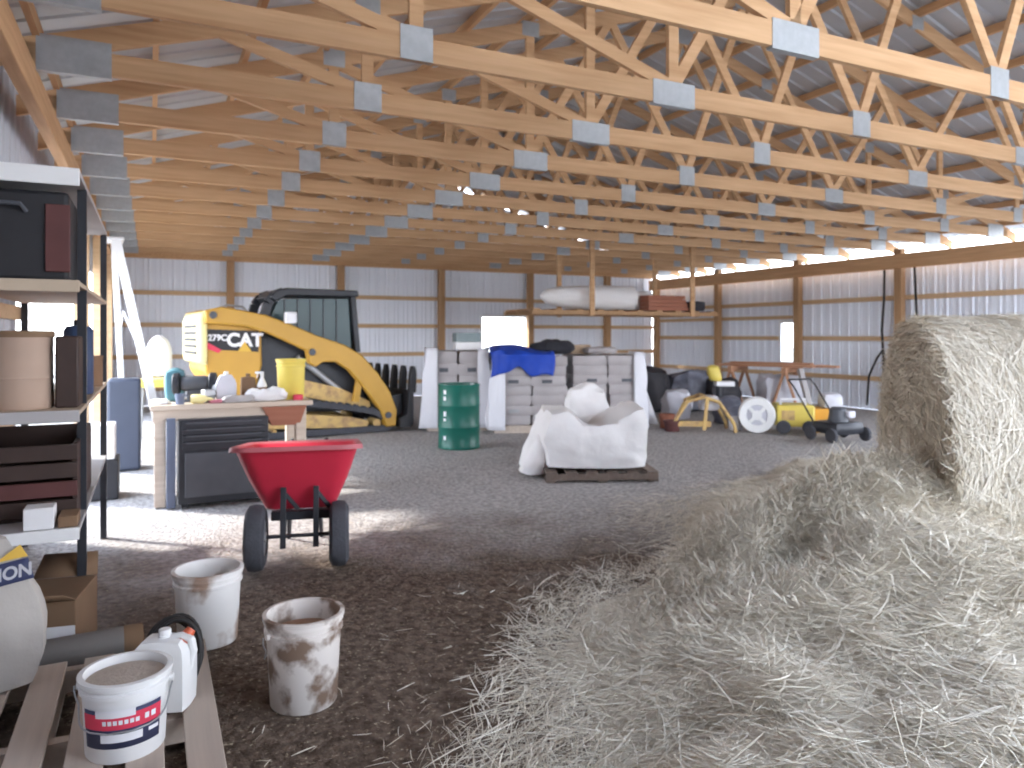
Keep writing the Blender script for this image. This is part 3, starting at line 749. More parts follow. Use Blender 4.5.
# black case with a maroon edge on the third tier
c = thing('black_case', 'large black case with a brown edge on the upper shelf', 'case', (-0.55, 4.25, LEV[2]))
mb = MB(); mb.bx(-0.24, 0.22, -0.40, 0.40, 0, 0.40); mb.build('case_body', M['black'], c, bevel=0.02)
mb = MB(); mb.bx(0.13, 0.225, -0.418, -0.4005, 0.04, 0.34); mb.build('edge_panel', M['maroon'], c, bevel=0.004)
mb = MB(); mb.tube([(-0.1, -0.415, 0.30), (-0.08, -0.44, 0.33), (0.04, -0.44, 0.33), (0.06, -0.415, 0.30)], 0.01, 8); mb.build('carry_handle', M['darkgrey'], c)
# items on second tier : fibre drum, brown box, blue canister, brown can
t = thing('fibre_drum', 'tan ribbed fibre drum at the near end of the middle shelf', 'drum', (-0.535, 4.03, LEV[1]))
mb = MB(); mb.lathe([(0, 0), (0.125, 0), (0.13, 0.01), (0.127, 0.13), (0.131, 0.14), (0.127, 0.15), (0.127, 0.31), (0.13, 0.335)], n=36); mb.build('barrel', M['tan'], t)
mb = MB(); mb.lathe([(0.134, 0.325), (0.134, 0.35), (0.126, 0.355), (0, 0.353)], n=36); mb.build('lid', M['card'], t)
tt = dup(t, 'second tan fibre drum behind the near one on the middle shelf', (-0.62, 4.42, LEV[1]), 0.6)
boxy('storage_box', 'dark brown box standing beside the tan fibre drum', 'box', -0.395, -0.30, 3.95, 4.35, LEV[1], 0.33, M['brownbox'])
t = thing('canister', 'dark blue tall canister at the right edge of the middle shelf', 'canister', (-0.37, 4.85, LEV[1]))
mb = MB(); mb.lathe([(0, 0), (0.07, 0), (0.075, 0.01), (0.075, 0.36), (0.06, 0.385), (0.02, 0.39)], n=28); mb.build('body', M['blue'], t)
mb = MB(); mb.lathe([(0.02, 0.388), (0.025, 0.39), (0.025, 0.42), (0, 0.422)], n=18); mb.build('cap', M['black'], t)
t = thing('brown_tin', 'short brown tin at the far end of the middle shelf', 'tin', (-0.37, 5.55, LEV[1]))
mb = MB(); mb.lathe([(0, 0), (0.085, 0), (0.085, 0.18), (0.088, 0.185), (0.088, 0.2), (0.08, 0.2), (0.078, 0.192), (0, 0.192)], n=28); mb.build('body', M['card'], t)
# lowest tiers : dark crates, white box, hanging things
t = thing('wooden_crate', 'dark maroon crate filling the lower shelf', 'crate', (-0.53, 4.45, LEV[0]))
for k in range(4):
    mb = MB(); mb.bx(-0.24, 0.22, -0.45, -0.43, 0.02 + k * 0.085, 0.09 + k * 0.085); mb.build('slat', M['maroon'] if k == 1 else M['brownbox'], t, bevel=0.003)
mb = MB(); mb.bx(-0.24, -0.222, -0.43, 0.45, 0, 0.35); mb.bx(0.2, 0.22, -0.43, 0.45, 0, 0.35); mb.bx(-0.22, 0.2, 0.43, 0.45, 0, 0.35); mb.bx(-0.22, 0.2, -0.43, 0.43, 0, 0.015); mb.build('crate_body', M['brownbox'], t)
boxy('white_carton', 'small white carton on the front edge of the lowest shelf', 'box', -0.50, -0.385, 3.815, 3.93, LEV[0] + 0.001, 0.095, M['paper'], 0.004)
boxy('wooden_offcut', 'flat brown board offcut beside the white carton on the lowest shelf', 'board', -0.37, -0.295, 3.815, 3.97, LEV[0] + 0.001, 0.05, M['card'], 0.004)
# things beyond the shelving towards the doorway
boxy('storage_bin', 'blue grey plastic bin behind the shelving by the sunlit post', 'bin', -0.42, -0.10, 8.9, 9.25, 0, 0.98, mat('slate_plastic', (0.055, 0.065, 0.095), 0.5), 0.03)
t = thing('carton_stack', 'pale cardboard carton on a dark box beyond the shelving', 'box', (-0.46, 7.6, 0))
mb = MB(); mb.bx(-0.2, 0.2, -0.2, 0.2, 0, 0.35); mb.build('lower_box', M['black'], t, bevel=0.01)
t.name = 'dark_box'; t['label'] = 'dark box on the floor beyond the shelving'
boxy('pale_carton', 'pale cardboard carton standing on the dark box', 'box', -0.63, -0.29, 7.42, 7.76, 0.352, 0.30, M['paper'], 0.008)
# floor clutter under the shelving
t = thing('cardboard_box', 'brown cardboard box with a white side label under the shelving', 'box', (-0.40, 4.0, 0), R(-10))
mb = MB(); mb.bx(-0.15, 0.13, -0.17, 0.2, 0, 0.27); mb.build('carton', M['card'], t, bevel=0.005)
mb = MB(); mb.bx(0.0, 0.128, -0.173, -0.1705, 0.02, 0.16); mb.build('side_label', M['paper'], t)
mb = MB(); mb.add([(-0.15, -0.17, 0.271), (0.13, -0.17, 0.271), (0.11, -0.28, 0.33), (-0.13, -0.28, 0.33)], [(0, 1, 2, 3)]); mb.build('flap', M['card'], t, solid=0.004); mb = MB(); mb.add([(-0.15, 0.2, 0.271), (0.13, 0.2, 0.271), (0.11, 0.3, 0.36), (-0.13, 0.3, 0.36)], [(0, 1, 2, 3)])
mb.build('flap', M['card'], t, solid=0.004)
t = thing('paper_roll', 'grey roll with a brown cardboard end lying behind the pallet', 'roll', (-0.27, 3.72, 0.075), R(4))
rot = Matrix.Rotation(R(90), 3, 'Y')
mb = MB(); mb.lathe([(0.03, -0.21), (0.068, -0.21), (0.072, -0.2), (0.072, 0.16)], n=28, rot=rot); mb.build('sheet_roll', mat('shaded_grey_sheet', (0.20, 0.185, 0.175), 0.7), t)  # roll in a darker grey that has the deep shade painted in
mb = MB(); mb.lathe([(0.072, 0.1605), (0.074, 0.17), (0.074, 0.235), (0.06, 0.24), (0.03, 0.24), (0.03, 0.18), (0, 0.18)], n=28, rot=rot); mb.build('core_end', M['card'], t)

# ------------------------------------------------------------------ step ladder
fl_ = Face((-0.1, 9.4), R(3))
ld = thing('step_ladder', 'sunlit white step ladder standing open by the left doorway', 'ladder', (-0.1, 9.4, 0), R(3))
def LP(px, py, y=0): x, z = fl_(px, py, y); return Vector((x, y, z))
top = LP(114, 240); l0 = LP(126, 457); r0 = LP(167, 457)
l0.z = r0.z = 0.0
for yy in (0.0, 0.36):
    mb = MB(); mb.bar(top + Vector((0, yy, 0)), l0 + Vector((0, yy, 0)), 0.03, 0.055, (1, 0, 0)); mb.build('rear_rail', M['alu'], ld, bevel=0.004)
    mb = MB(); mb.bar(top + Vector((0.03, yy, 0)), r0 + Vector((0, yy - 0.04 if yy == 0 else yy + 0.04, 0)), 0.03, 0.08, (1, 0, 0)); mb.build('front_rail', M['alu'], ld, bevel=0.004)
for k in range(1, 8):
    f = k / 8; p = (top + Vector((0.03, 0, 0))).lerp(r0, f)
    mb = MB(); mb.bx(p.x - 0.04, p.x + 0.04, -0.02, 0.38, p.z - 0.012, p.z + 0.012); mb.build('step', M['alu'], ld)
mb = MB(); mb.bx(top.x - 0.08, top.x + 0.1, -0.03, 0.39, top.z, top.z + 0.035); mb.build('top_cap', M['alu'], ld, bevel=0.008)
mb = MB(); a = LP(120, 337); b = LP(123, 311); c2 = LP(136, 341); mb.bar(a, b, 0.012, 0.03); mb.bar(b, c2, 0.012, 0.03); mb.build('spreader', M['alu'], ld)
# white chair back with yellow seat behind the bench
fc_ = G(165, 440)
ch = thing('plastic_chair', 'white plastic chair with a yellow seat behind the workbench', 'chair', (0.07, 10.35, 0), R(-4))
mb = MB(); mb.sheet(8, 10, lambda u, v: Vector(((u - 0.5) * 0.30 * math.sqrt(max(0.02, 1 - max(0, (v - 0.45) / 0.55) ** 2.2)), 0.20 + 0.10 * v - 0.06 * (1 - (2 * u - 1) ** 2) + 0.06, 0.92 + 0.52 * v))); mb.build('backrest', M['white'], ch, solid=0.02)
mb = MB(); mb.soft((0, 0, 0.80), (0.46, 0.44, 0.10), 4, 6, 0.3, 0.004); mb.build('seat', M['yelplastic'], ch)
for sx in (-1, 1):
    for sy in (-1, 1):
        mb = MB(); mb.tube([(sx * 0.17, sy * 0.15, 0.82), (sx * 0.21, sy * 0.19, 0.0)], 0.016, 8); mb.build('leg', M['steel'], ch)
    mb = MB(); mb.tube([(sx * 0.17, 0.17, 0.82), (sx * 0.17, 0.22, 0.95)], 0.014, 8); mb.build('back_support', M['steel'], ch)

# ------------------------------------------------------------------ workbench and tool chest
BY = 6.85; fbn = Face((0, BY), 0)
bx0, bz = fbn(150, 403); bx1, _ = fbn(313, 400); bz = 0.858
wb = thing('workbench', 'pale wooden workbench cluttered with tools in front of the yellow machine', 'workbench', (0, 0, 0))
mb = MB()
for k in range(4): mb.bx(bx0, bx1, BY + k * 0.175, BY + k * 0.175 + 0.17, bz - 0.045, bz)
mb.build('top_board', M['benchwood'], wb, bevel=0.004)
mb = MB(); mb.bx(bx0 + 0.02, bx1 - 0.40, BY + 0.015, BY + 0.05, bz - 0.14, bz - 0.046); mb.build('apron', M['benchwood'], wb)
lgx = [bx0 + 0.075, bx1 - 0.1]
for x in lgx:
    for y in (BY + 0.07, BY + 0.6):
        mb = MB(); mb.bx(x - 0.045, x + 0.045, y - 0.045, y + 0.045, 0, bz - 0.046); mb.build('leg', M['benchwood'], wb, bevel=0.004)
mb = MB(); mb.bx(lgx[0] - 0.03, lgx[0] + 0.03, BY + 0.12, BY + 0.55, 0.12, 0.2); mb.build('side_rail', M['benchwood'], wb)
# reddish hopper-shaped bracket under the right end
xa, za = fbn(262, 405); xb, _ = fbn(306, 405)
mb = MB(); mb.add([(xa, BY - 0.02, bz - 0.047), (xb, BY - 0.02, bz - 0.047), (xb, BY + 0.3, bz - 0.047), (xa, BY + 0.3, bz - 0.047), (xa + 0.09, BY + 0.03, bz - 0.22), (xb - 0.05, BY + 0.03, bz - 0.22), (xb - 0.05, BY + 0.25, bz - 0.22), (xa + 0.09, BY + 0.25, bz - 0.22)],
       [(0, 1, 2, 3), (4, 7, 6, 5), (0, 4, 5, 1), (1, 5, 6, 2), (2, 6, 7, 3), (3, 7, 4, 0)])
mb.build('corner_bracket', M['redwood'], wb)
cx0, _ = fbn(178, 450); cx1 = cx0 + 0.72
tc_ = thing('tool_chest', 'black steel tool chest with drawers under the workbench', 'tool chest', (0, BY - 0.09, 0))
mb = MB(); mb.bx(cx0, cx1, 0.0, 0.52, 0.03, 0.74); mb.build('cabinet', M['blackmetal'], tc_, bevel=0.008)
zz = 0.725
for k, hgt in enumerate((0.055, 0.055, 0.055, 0.07)):
    mb = MB(); mb.bx(cx0 + 0.03, cx1 - 0.03, -0.016, -0.0005, zz - hgt, zz - 0.006); d = mb.build('drawer', M['blackmetal'], tc_, bevel=0.003)
    mb = MB(); mb.bx(cx0 + 0.06, cx1 - 0.06, -0.03, -0.0165, zz - 0.02, zz - 0.01); mb.build('drawer_pull', M['darkgrey'], d)
    zz -= hgt
mb = MB(); mb.bx(cx0 + 0.05, cx1 - 0.05, -0.016, -0.0005, 0.09, zz - 0.03); mb.build('door_panel', M['darkgrey'], tc_, bevel=0.004)
for x in (cx0 + 0.05, cx1 - 0.05):
    for y in (0.05, 0.47):
        mb = MB(); mb.box((x, y, 0.014), (0.05, 0.05, 0.03)); mb.build('foot', M['black'], tc_)
boxy('blue_plank', 'narrow blue board standing between the bench leg and the tool chest', 'board', cx0 - 0.09, cx0 - 0.02, BY - 0.05, BY + 0.0, 0, 0.75, M['bluegrey'], 0.004)
# ---- bench clutter
def onb(px, dy=0.15): return Vector((Face((0, BY + dy), 0)(px, 400)[0], BY + dy, bz + 0.001))
p = onb(291, 0.22)
make_bucket('yellow_bucket', 'yellow plastic bucket at the right end of the workbench', 'bucket', p, 0.128, 0.112, 0.37, M['yelplastic'], M['paper'], 0.33, False)
p = onb(262, 0.18)
t = thing('spray_bottle', 'white spray bottle with a brown label on the workbench', 'bottle', p)
mb = MB(); mb.lathe([(0, 0), (0.038, 0), (0.042, 0.01), (0.042, 0.14), (0.02, 0.19), (0.014, 0.21)], n=24); mb.build('body', M['white'], t)
mb = MB(); mb.box((0, 0, 0.235), (0.03, 0.03, 0.05)); mb.box((-0.03, 0, 0.25), (0.06, 0.018, 0.022)); mb.bar((-0.035, 0, 0.24), (-0.045, 0, 0.2), 0.012, 0.01); mb.build('trigger_head', M['white'], t, bevel=0.004)
mb = MB(); mb.lathe([(0.043, 0.03), (0.043, 0.12)], n=24); mb.build('label_band', M['card'], t)
p = onb(248, 0.25)
mb = MB(); mb.soft((0, 0, 0), (0.13, 0.10, 0.21), 11, 7, 0.3, 0.004); mb.lathe([(0.02, 0.2), (0.02, 0.24), (0, 0.242)], n=14)
tag(mb.build('brown_jug', M['card'], loc=p), 'brown jug between the spray bottle and the grey jug', 'jug')
p = onb(226, 0.2)
t = thing('grey_jug', 'pale grey jug in the middle of the workbench', 'jug', p)
mb = MB(); mb.soft((0, 0, 0), (0.17, 0.11, 0.24), 12, 8, 0.3, 0.003, shape=lambda q, p_: Vector((q.x * (1 if q.z < 0.17 else 1 - (q.z - 0.17) * 6), q.y * (1 if q.z < 0.17 else 1 - (q.z - 0.17) * 6), q.z))); mb.build('body', M['heaplt'], t)
mb = MB(); mb.lathe([(0.02, 0.23), (0.02, 0.265), (0, 0.267)], n=14); mb.build('cap', M['white'], t)
# white rags
p = onb(266, 0.09); mb = MB(); mb.soft((0, 0, 0), (0.34, 0.14, 0.11), 21, 10, 0.55, 0.03, 12)
tag(mb.build('crumpled_rag', M['paper'], loc=p), 'crumpled white rag in front of the yellow bucket', 'rag')
p = onb(238, 0.05); mb = MB(); mb.soft((0, 0, 0), (0.26, 0.09, 0.06), 22, 8, 0.5, 0.02, 12)
tag(mb.build('grey_rag', M['shelf'], loc=p), 'flat grey rag on the front edge of the workbench', 'rag')
# bench grinder (dark)
p = onb(195, 0.32)
t = thing('bench_grinder', 'dark bench grinder at the left of the workbench', 'grinder', p, R(-12))
mb = MB(); mb.lathe([(0, -0.11), (0.06, -0.11), (0.068, -0.09), (0.068, 0.09), (0.06, 0.11), (0, 0.11)], c=(0, 0, 0.16), n=24, rot=rot); mb.build('motor', M['darkgrey'], t)
for sx in (-1, 1):
    mb = MB(); mb.lathe([(0, -0.03), (0.085, -0.03), (0.095, -0.02), (0.095, 0.02), (0.085, 0.03), (0, 0.03)], c=(sx * 0.15, 0, 0.16), n=28, rot=rot); mb.build('wheel_guard', M['blackmetal'], t)
mb = MB(); mb.bx(-0.09, 0.09, -0.07, 0.07, 0, 0.02); mb.bx(-0.06, 0.06, -0.045, 0.045, 0.02, 0.10); mb.build('base', M['darkgrey'], t, bevel=0.005)
p = onb(175, 0.42); mb = MB(); mb.soft((0, 0, 0), (0.17, 0.15, 0.29), 15, 8, 0.6, 0.008, 6)
t = tag(mb.build('teal_jug', M['teal'], loc=p), 'teal plastic container at the back left of the workbench', 'container')
p = onb(200, 0.06); t = thing('squeeze_bottle', 'pale yellow squeeze bottle lying at the front of the workbench', 'bottle', p + Vector((0, 0, 0.04)), R(-20))
mb = MB(); mb.lathe([(0, -0.07), (0.036, -0.07), (0.04, -0.06), (0.04, 0.02), (0.02, 0.06)], n=20, rot=rot); mb.build('body', M['paleyel'], t)
mb = MB(); mb.lathe([(0.016, 0.0605), (0.014, 0.085), (0.006, 0.11), (0, 0.11)], n=14, rot=rot); mb.build('nozzle', M['paleyel'], t)
p = onb(180, 0.07); t = thing('blue_cup', 'small blue grey mug near the left corner of the workbench', 'mug', p)
mb = MB(); mb.lathe([(0, 0), (0.034, 0), (0.04, 0.09), (0.036, 0.09), (0.031, 0.01), (0, 0.01)], n=22); mb.build('cup', M['bluegrey'], t)
mb = MB(); mb.tube([(0.037, 0, 0.075), (0.062, 0, 0.07), (0.062, 0, 0.035), (0.035, 0, 0.025)], 0.006, 8); mb.build('handle', M['bluegrey'], t)
p = onb(216, 0.05); mb = MB(); mb.soft((0, 0, 0), (0.11, 0.06, 0.03), 23, 5, 0.5, 0.006, 10)
tag(mb.build('pink_cloth', mat('faded_red_cloth', (0.55, 0.20, 0.25), 0.8), loc=p), 'small faded red cloth beside the squeeze bottle', 'cloth')
p = onb(298, 0.06); mb = MB(); mb.lathe([(0, 0), (0.04, 0), (0.044, 0.005), (0.044, 0.045), (0.036, 0.05), (0, 0.05)], n=20)
tag(mb.build('red_lid', M['redlabel'], loc=p), 'small red tin in front of the yellow bucket', 'tin')
p = onb(207, 0.16); t = thing('bench_vise', 'dark grey bench vise beside the grinder', 'vise', p, R(30))
mb = MB(); mb.bx(-0.05, 0.05, -0.05, 0.05, 0, 0.05); mb.bx(-0.04, 0.09, -0.035, 0.035, 0.05, 0.11); mb.bx(0.06, 0.1, -0.05, 0.05, 0.08, 0.15); mb.build('vise_body', M['steel'], t, bevel=0.006)
mb = MB(); mb.bx(0.125, 0.165, -0.05, 0.05, 0.08, 0.15); mb.tube([(0.1, 0, 0.09), (0.24, 0, 0.09)], 0.014, 10); mb.build('moving_jaw', M['steel'], t)
mb = MB(); mb.tube([(0.23, -0.07, 0.09), (0.23, 0.07, 0.09)], 0.006, 8); mb.build('vise_handle', M['steel'], t)
p = onb(160, 0.2); mb = MB(); mb.soft((0, 0, 0), (0.12, 0.25, 0.035), 25, 6, 0.3, 0.006, 8)
tag(mb.build('paper_pad', M['paper'], loc=p), 'flat white pad at the left corner of the workbench', 'paper')

# ------------------------------------------------------------------ wheelbarrow
wp = G(297, 568); WR = -az(297) + R(-3)
fw = Face((wp.x, wp.y), WR)
wh = thing('wheelbarrow', 'red two wheeled wheelbarrow seen from its front', 'wheelbarrow', (wp.x, wp.y, 0), WR)
def wq(px, py, y=0): return fw(px, py, y)
xl, zt = wq(230, 443); xr, _ = wq(361, 447); xbl, zb_ = wq(263, 512, 0.05); xbr, _ = wq(335, 517, 0.05)
zt = 0.77; zb_ = 0.335
def tubring(x0_, x1_, y0_, y1_, z0_, z1_, cr, n=6):
    pts = []
    for (cx_, cy_, a0) in ((x1_ - cr, y1_ - cr, 0), (x0_ + cr, y1_ - cr, 90), (x0_ + cr, y0_ + cr, 180), (x1_ - cr, y0_ + cr, 270)):
        for k in range(n + 1):
            a = R(a0 + 90 * k / n); x = cx_ + cr * math.cos(a); y = cy_ + cr * math.sin(a)
            pts.append(Vector((x, y, z0_ + (z1_ - z0_) * (y - y0_) / (y1_ - y0_))))
    return pts
mb = MB()
rings = [tubring(xbl, xbr, 0.16, 0.70, zb_, zb_ + 0.0, 0.07),
         tubring((xbl * 0.5 + xl * 0.5), (xbr * .5 + xr * .5), 0.04, 0.95, zb_ + 0.21, zb_ + 0.12, 0.10),
         tubring(xl + 0.015, xr - 0.015, -0.06, 1.16, zt - 0.01, zt - 0.15, 0.13),
         tubring(xl - 0.01, xr + 0.01, -0.09, 1.19, zt, zt - 0.14, 0.14), tubring(xl - 0.015, xr + 0.015, -0.095, 1.195, zt - 0.028, zt - 0.168, 0.14)]
# inner skin
rin = [tubring(xl + 0.022, xr - 0.022, -0.05, 1.15, zt - 0.012, zt - 0.152, 0.12), tubring(xbl * .5 + xl * .5 + 0.01, xbr * .5 + xr * .5 - 0.01, 0.055, 0.93, zb_ + 0.22, zb_ + 0.13, 0.09), tubring(xbl + 0.01, xbr - 0.01, 0.17, 0.69, zb_ + 0.012, zb_ + 0.012, 0.06)]
n_ = len(rings[0])
def loft(mb, rr, cap0=False, cap1=False):
    vs = [v for r_ in rr for v in r_]; fs = [(i * n_ + k, i * n_ + (k + 1) % n_, (i + 1) * n_ + (k + 1) % n_, (i + 1) * n_ + k) for i in range(len(rr) - 1) for k in range(n_)]
    if cap0: fs.append(tuple(range(n_)))
    if cap1: fs.append(tuple((len(rr) - 1) * n_ + k for k in range(n_)))
    mb.add(vs, fs)
loft(mb, rings[:3], True); loft(mb, [rings[2]] + rin, False, True)
mb.build('tub', M['red'], wh, angle=50)
mb = MB(); loft(mb, [rings[2], rings[4], rings[3], rin[0]]); e = mb.build('rim', mat('faded_red_rim', (0.50, 0.13, 0.15), 0.5), wh)
for px_ in (256, 339):
    x, _ = wq(px_, 540)
    w_ = MB(); w_.lathe([(0.115, -0.055), (0.16, -0.06), (0.195, -0.04), (0.203, 0), (0.195, 0.04), (0.16, 0.06), (0.115, 0.055)], c=(x, 0.0, 0.203), n=36, rot=rot)
    wl = w_.build('wheel', M['rubber'], wh)
    h_ = MB(); h_.lathe([(0, -0.06), (0.03, -0.06), (0.035, -0.02), (0.10, -0.02), (0.118, -0.05), (0.118, 0.05), (0.10, 0.02), (0.035, 0.02), (0.03, 0.06), (0, 0.06)], c=(x, 0.0, 0.203), n=28, rot=rot); h_.build('hub', M['steel'], wl)
x0w, _ = wq(256, 540); x1w, _ = wq(339, 540)
mb = MB(); mb.tube([(x0w, 0, 0.203), (x1w, 0, 0.203)], 0.012, 10); mb.build('axle', M['blackmetal'], wh)
xa_, _ = wq(283, 500); xb_, _ = wq(316, 500)
for x in (xa_, xb_):
    mb = MB(); mb.bar((x, -0.02, 0.13), (x, 0.035, 0.50), 0.035, 0.02); mb.build('front_brace', M['blackmetal'], wh, bevel=0.003)
    mb = MB(); mb.bar((x, 0.03, 0.47), (x + 0.085, 0.10, zb_ + 0.01), 0.014, 0.025); mb.build('diagonal_brace', M['blackmetal'], wh)
    mb = MB(); mb.tube([(x, 0.0, 0.19), (x, 0.15, 0.312), (x, 0.7, 0.312), (x * 1.35, 1.45, 0.60)], 0.017, 10); mb.build('handle_bar', M['blackmetal'], wh)
    mb = MB(); mb.tube([(x, 0.62, 0.31), (x * 1.15, 0.72, 0.0), (x * 1.15, 0.8, 0.0), (x, 0.95, 0.37)], 0.013, 8); mb.build('leg', M['blackmetal'], wh)
mb = MB(); mb.bx(xa_ - 0.08, xb_ + 0.08, 0.10, 0.16, 0.275, 0.332); mb.build('cross_bar', M['blackmetal'], wh, bevel=0.004)

# ------------------------------------------------------------------ tracked loader
LR = R(6); LO = Vector((0.52, 10.55)); fk = Face(LO, LR)
sk = thing('skid_loader', 'yellow and black tracked skid steer loader parked before the back wall', 'loader', (LO.x, LO.y, 0), LR)
def poly(pts, y=0): return [fk(px, py, y) for px, py in pts]
# engine body
body = poly([(206, 316), (214, 309), (232, 308), (262, 318), (263, 365), (256, 392), (246, 400), (222, 396), (206, 372)], 0.08)
mb = MB(); mb.prism(body, 0.12, 1.48); mb.build('engine_hood', M['yellow'], sk, bevel=0.03)
xr0 = fk(206, 316, .08)[0]; zr1 = fk(206, 311, .08)[1]; zr0 = fk(206, 366, .08)[1]
mb = MB(); mb.prism([(xr0 - 0.08, zr0 + 0.05), (xr0 - 0.09, zr1 - 0.12), (xr0 - 0.05, zr1 - 0.01), (xr0 + 0.02, zr1 + 0.01), (xr0 + 0.02, zr0)], 0.06, 1.54); e = mb.build('rear_door', M['paleyel'], sk, bevel=0.04)  # paler than the hood: sunlight on the rear is put into the colour
mb = MB()
for k in range(5): mb.bx(xr0 - 0.096, xr0 - 0.088, 0.3, 1.3, zr0 + 0.15 + k * 0.09, zr0 + 0.19 + k * 0.09)
mb.build('louvre', M['black'], e)
# decal strip
dq = poly([(205, 329), (259, 331), (259, 352), (222, 350), (205, 341)], 0.08)
mb = MB(); mb.prism(dq, 0.108, 0.119); dec = mb.build('decal_panel', M['black'], sk)
rq = poly([(205, 341), (222, 350), (219, 353), (208, 349)], 0.08); mb = MB(); mb.prism(rq, 0.105, 0.119); mb.build('red_wedge', M['redlabel'], dec)
def lett(txt, px, py, size, m, par, y, name='lettering', bold=0.0, sx=1.0):
    x, z = fk(px, py, y)
    return letters(name, txt, size, m, par, Matrix.Translation((x, y, z)) @ Matrix.Rotation(R(90), 4, 'X') @ Matrix.Diagonal((sx, 1, 1, 1)), bold=bold)
lett('CAT', 245, 340.5, 0.245, M['whiteprint'], dec, 0.104, bold=0.010, sx=0.98)
lett('279C', 217.5, 338, 0.115, M['whiteprint'], dec, 0.104, bold=0.004, sx=0.95)
tq = poly([(238, 351.5), (252, 351.5), (245, 341.5)], 0.08); mb = MB(); mb.prism(tq, 0.098, 0.1015); mb.build('yellow_triangle', M['gold'], dec)
# chassis
ch_ = poly([(250, 330), (300, 345), (352, 362), (366, 385), (368, 408), (330, 412), (240, 412), (225, 396), (250, 392)], 0.2)
mb = MB(); mb.prism(ch_, 0.24, 1.42); mb.build('chassis', M['blackmetal'], sk, bevel=0.02)
fd = poly([(296, 378), (340, 388), (370, 401), (371, 410), (300, 396)], 0.1)
for y0_, y1_ in ((0.10, 0.235), (1.43, 1.56)):
    mb = MB(); mb.prism(fd, y0_, y1_); mb.build('fender', M['rustyel'], sk, bevel=0.012)
# lift arms
arm = [(205, 310), (222, 306.5), (246, 311), (266, 315), (290, 324), (318, 336), (345, 345), (362, 355), (378, 373), (390, 391), (397, 410), (396, 426), (386, 427), (381, 411), (371, 397), (360, 383), (349, 370), (336, 362), (323, 362), (316, 367), (309, 363), (307, 351), (290, 343), (266, 332), (246, 326), (206, 323)]
am = poly(arm, -0.05)
for y0_, y1_ in ((-0.06, 0.09), (1.51, 1.66)):
    mb = MB(); mb.prism(am, y0_, y1_); mb.build('lift_arm', M['yellow'], sk, bevel=0.02)
mb = MB(); a = fk(362, 372, -0.05); b = fk(357, 402, -0.05); mb.bar((a[0], 0.02, a[1]), (b[0], 0.02, b[1]), 0.07, 0.09, (1, 0, 0)); mb.build('arm_strut', M['yellow'], sk)
mb = MB(); a = fk(300, 350, .02); b = fk(352, 398, .02); mb.tube([(a[0], 0.16, a[1] - .1), (b[0], 0.16, b[1])], 0.045, 12); mb.build('lift_cylinder', M['steel'], sk)
mb = MB()
for px, py in ((213, 315), (312, 352), (388, 415)):
    x, z = fk(px, py, -0.05); mb.lathe([(0, -0.09), (0.045, -0.09), (0.05, -0.07), (0.05, 0.02)], c=(x, 0, z), n=18, rot=Matrix.Rotation(R(-90), 3, 'X'))
mb.build('pivot_pin', M['darkgrey'], sk)
# work light and bracket on arm
x, z = fk(290, 322, -0.05); mb = MB(); mb.box((x, -0.08, z + 0.06), (0.16, 0.10, 0.16)); mb.build('work_light', M['whiteprint'], sk, bevel=0.02)
# beacon rail on the hood
mb = MB(); a = fk(212, 312, 0.3); b = fk(250, 314, 0.3); mb.tube([(a[0], 0.3, a[1]), (a[0] + 0.2, 0.3, a[1] + 0.10), (b[0] - 0.1, 0.3, b[1] + 0.10), (b[0], 0.3, b[1])], 0.014, 8); mb.build('hand_rail', M['steel'], sk)
# cab
CY0, CY1 = 0.30, 1.10
for yy in (CY0, CY1):
    out = [fk(px, py, CY0) for px, py in ((264, 345), (264, 318), (268, 303), (274, 295), (283, 292), (352, 294), (357, 352))]
    mb = MB()
    for i in range(len(out) - 1): mb.bar((out[i][0], yy, out[i][1]), (out[i + 1][0], yy, out[i + 1][1]), 0.08, 0.13 if i < 4 else 0.10, (0, 1, 0) if False else (0, 0, 1))
    mb.build('cab_post', M['blackmetal'], sk, bevel=0.01)
    win = [fk(px, py, CY0) for px, py in ((270, 318), (279, 299), (348, 299), (351, 352), (300, 345), (268, 330))]
    mb = MB(); mb.prism(win, yy - 0.008, yy + 0.008); g_ = mb.build('side_glass', M['glass'], sk)
    mb = MB()
    for px in (284, 297, 310, 323, 336):
        a = fk(px, 299, CY0); b = fk(px, 349, CY0); mb.bar((a[0], yy - 0.02, a[1]), (b[0], yy - 0.02, b[1]), 0.012, 0.012)
    mb.build('guard_bar', M['darkgrey'], g_)
rp = [fk(px, py, CY0) for px, py in ((268, 297), (276, 290), (285, 288), (356, 291), (357, 297), (340, 297), (285, 296), (274, 302))]
mb = MB(); mb.prism(rp, CY0 - 0.1, CY1 + 0.1); mb.build('cab_roof', M['blackmetal'], sk, bevel=0.02)
mb = MB(); a = fk(356, 297, .3); b = fk(359, 352, .3); mb.bar((a[0] - .04, CY1 / 2 + CY0 / 2, a[1]), (b[0], CY1 / 2 + CY0 / 2, b[1]), 0.9, 0.012, (1, 0, 0)); mb.build('front_glass', M['glass'], sk)
x, z = fk(318, 352, 0.8); mb = MB(); mb.soft((x, 0.72, z - 0.2), (0.45, 0.5, 0.16), 2, 5, 0.3, 0.005); mb.soft((x - 0.22, 0.72, z - 0.1), (0.14, 0.48, 0.62), 3, 6, 0.3, 0.005); mb.build('seat', M['black'], sk)
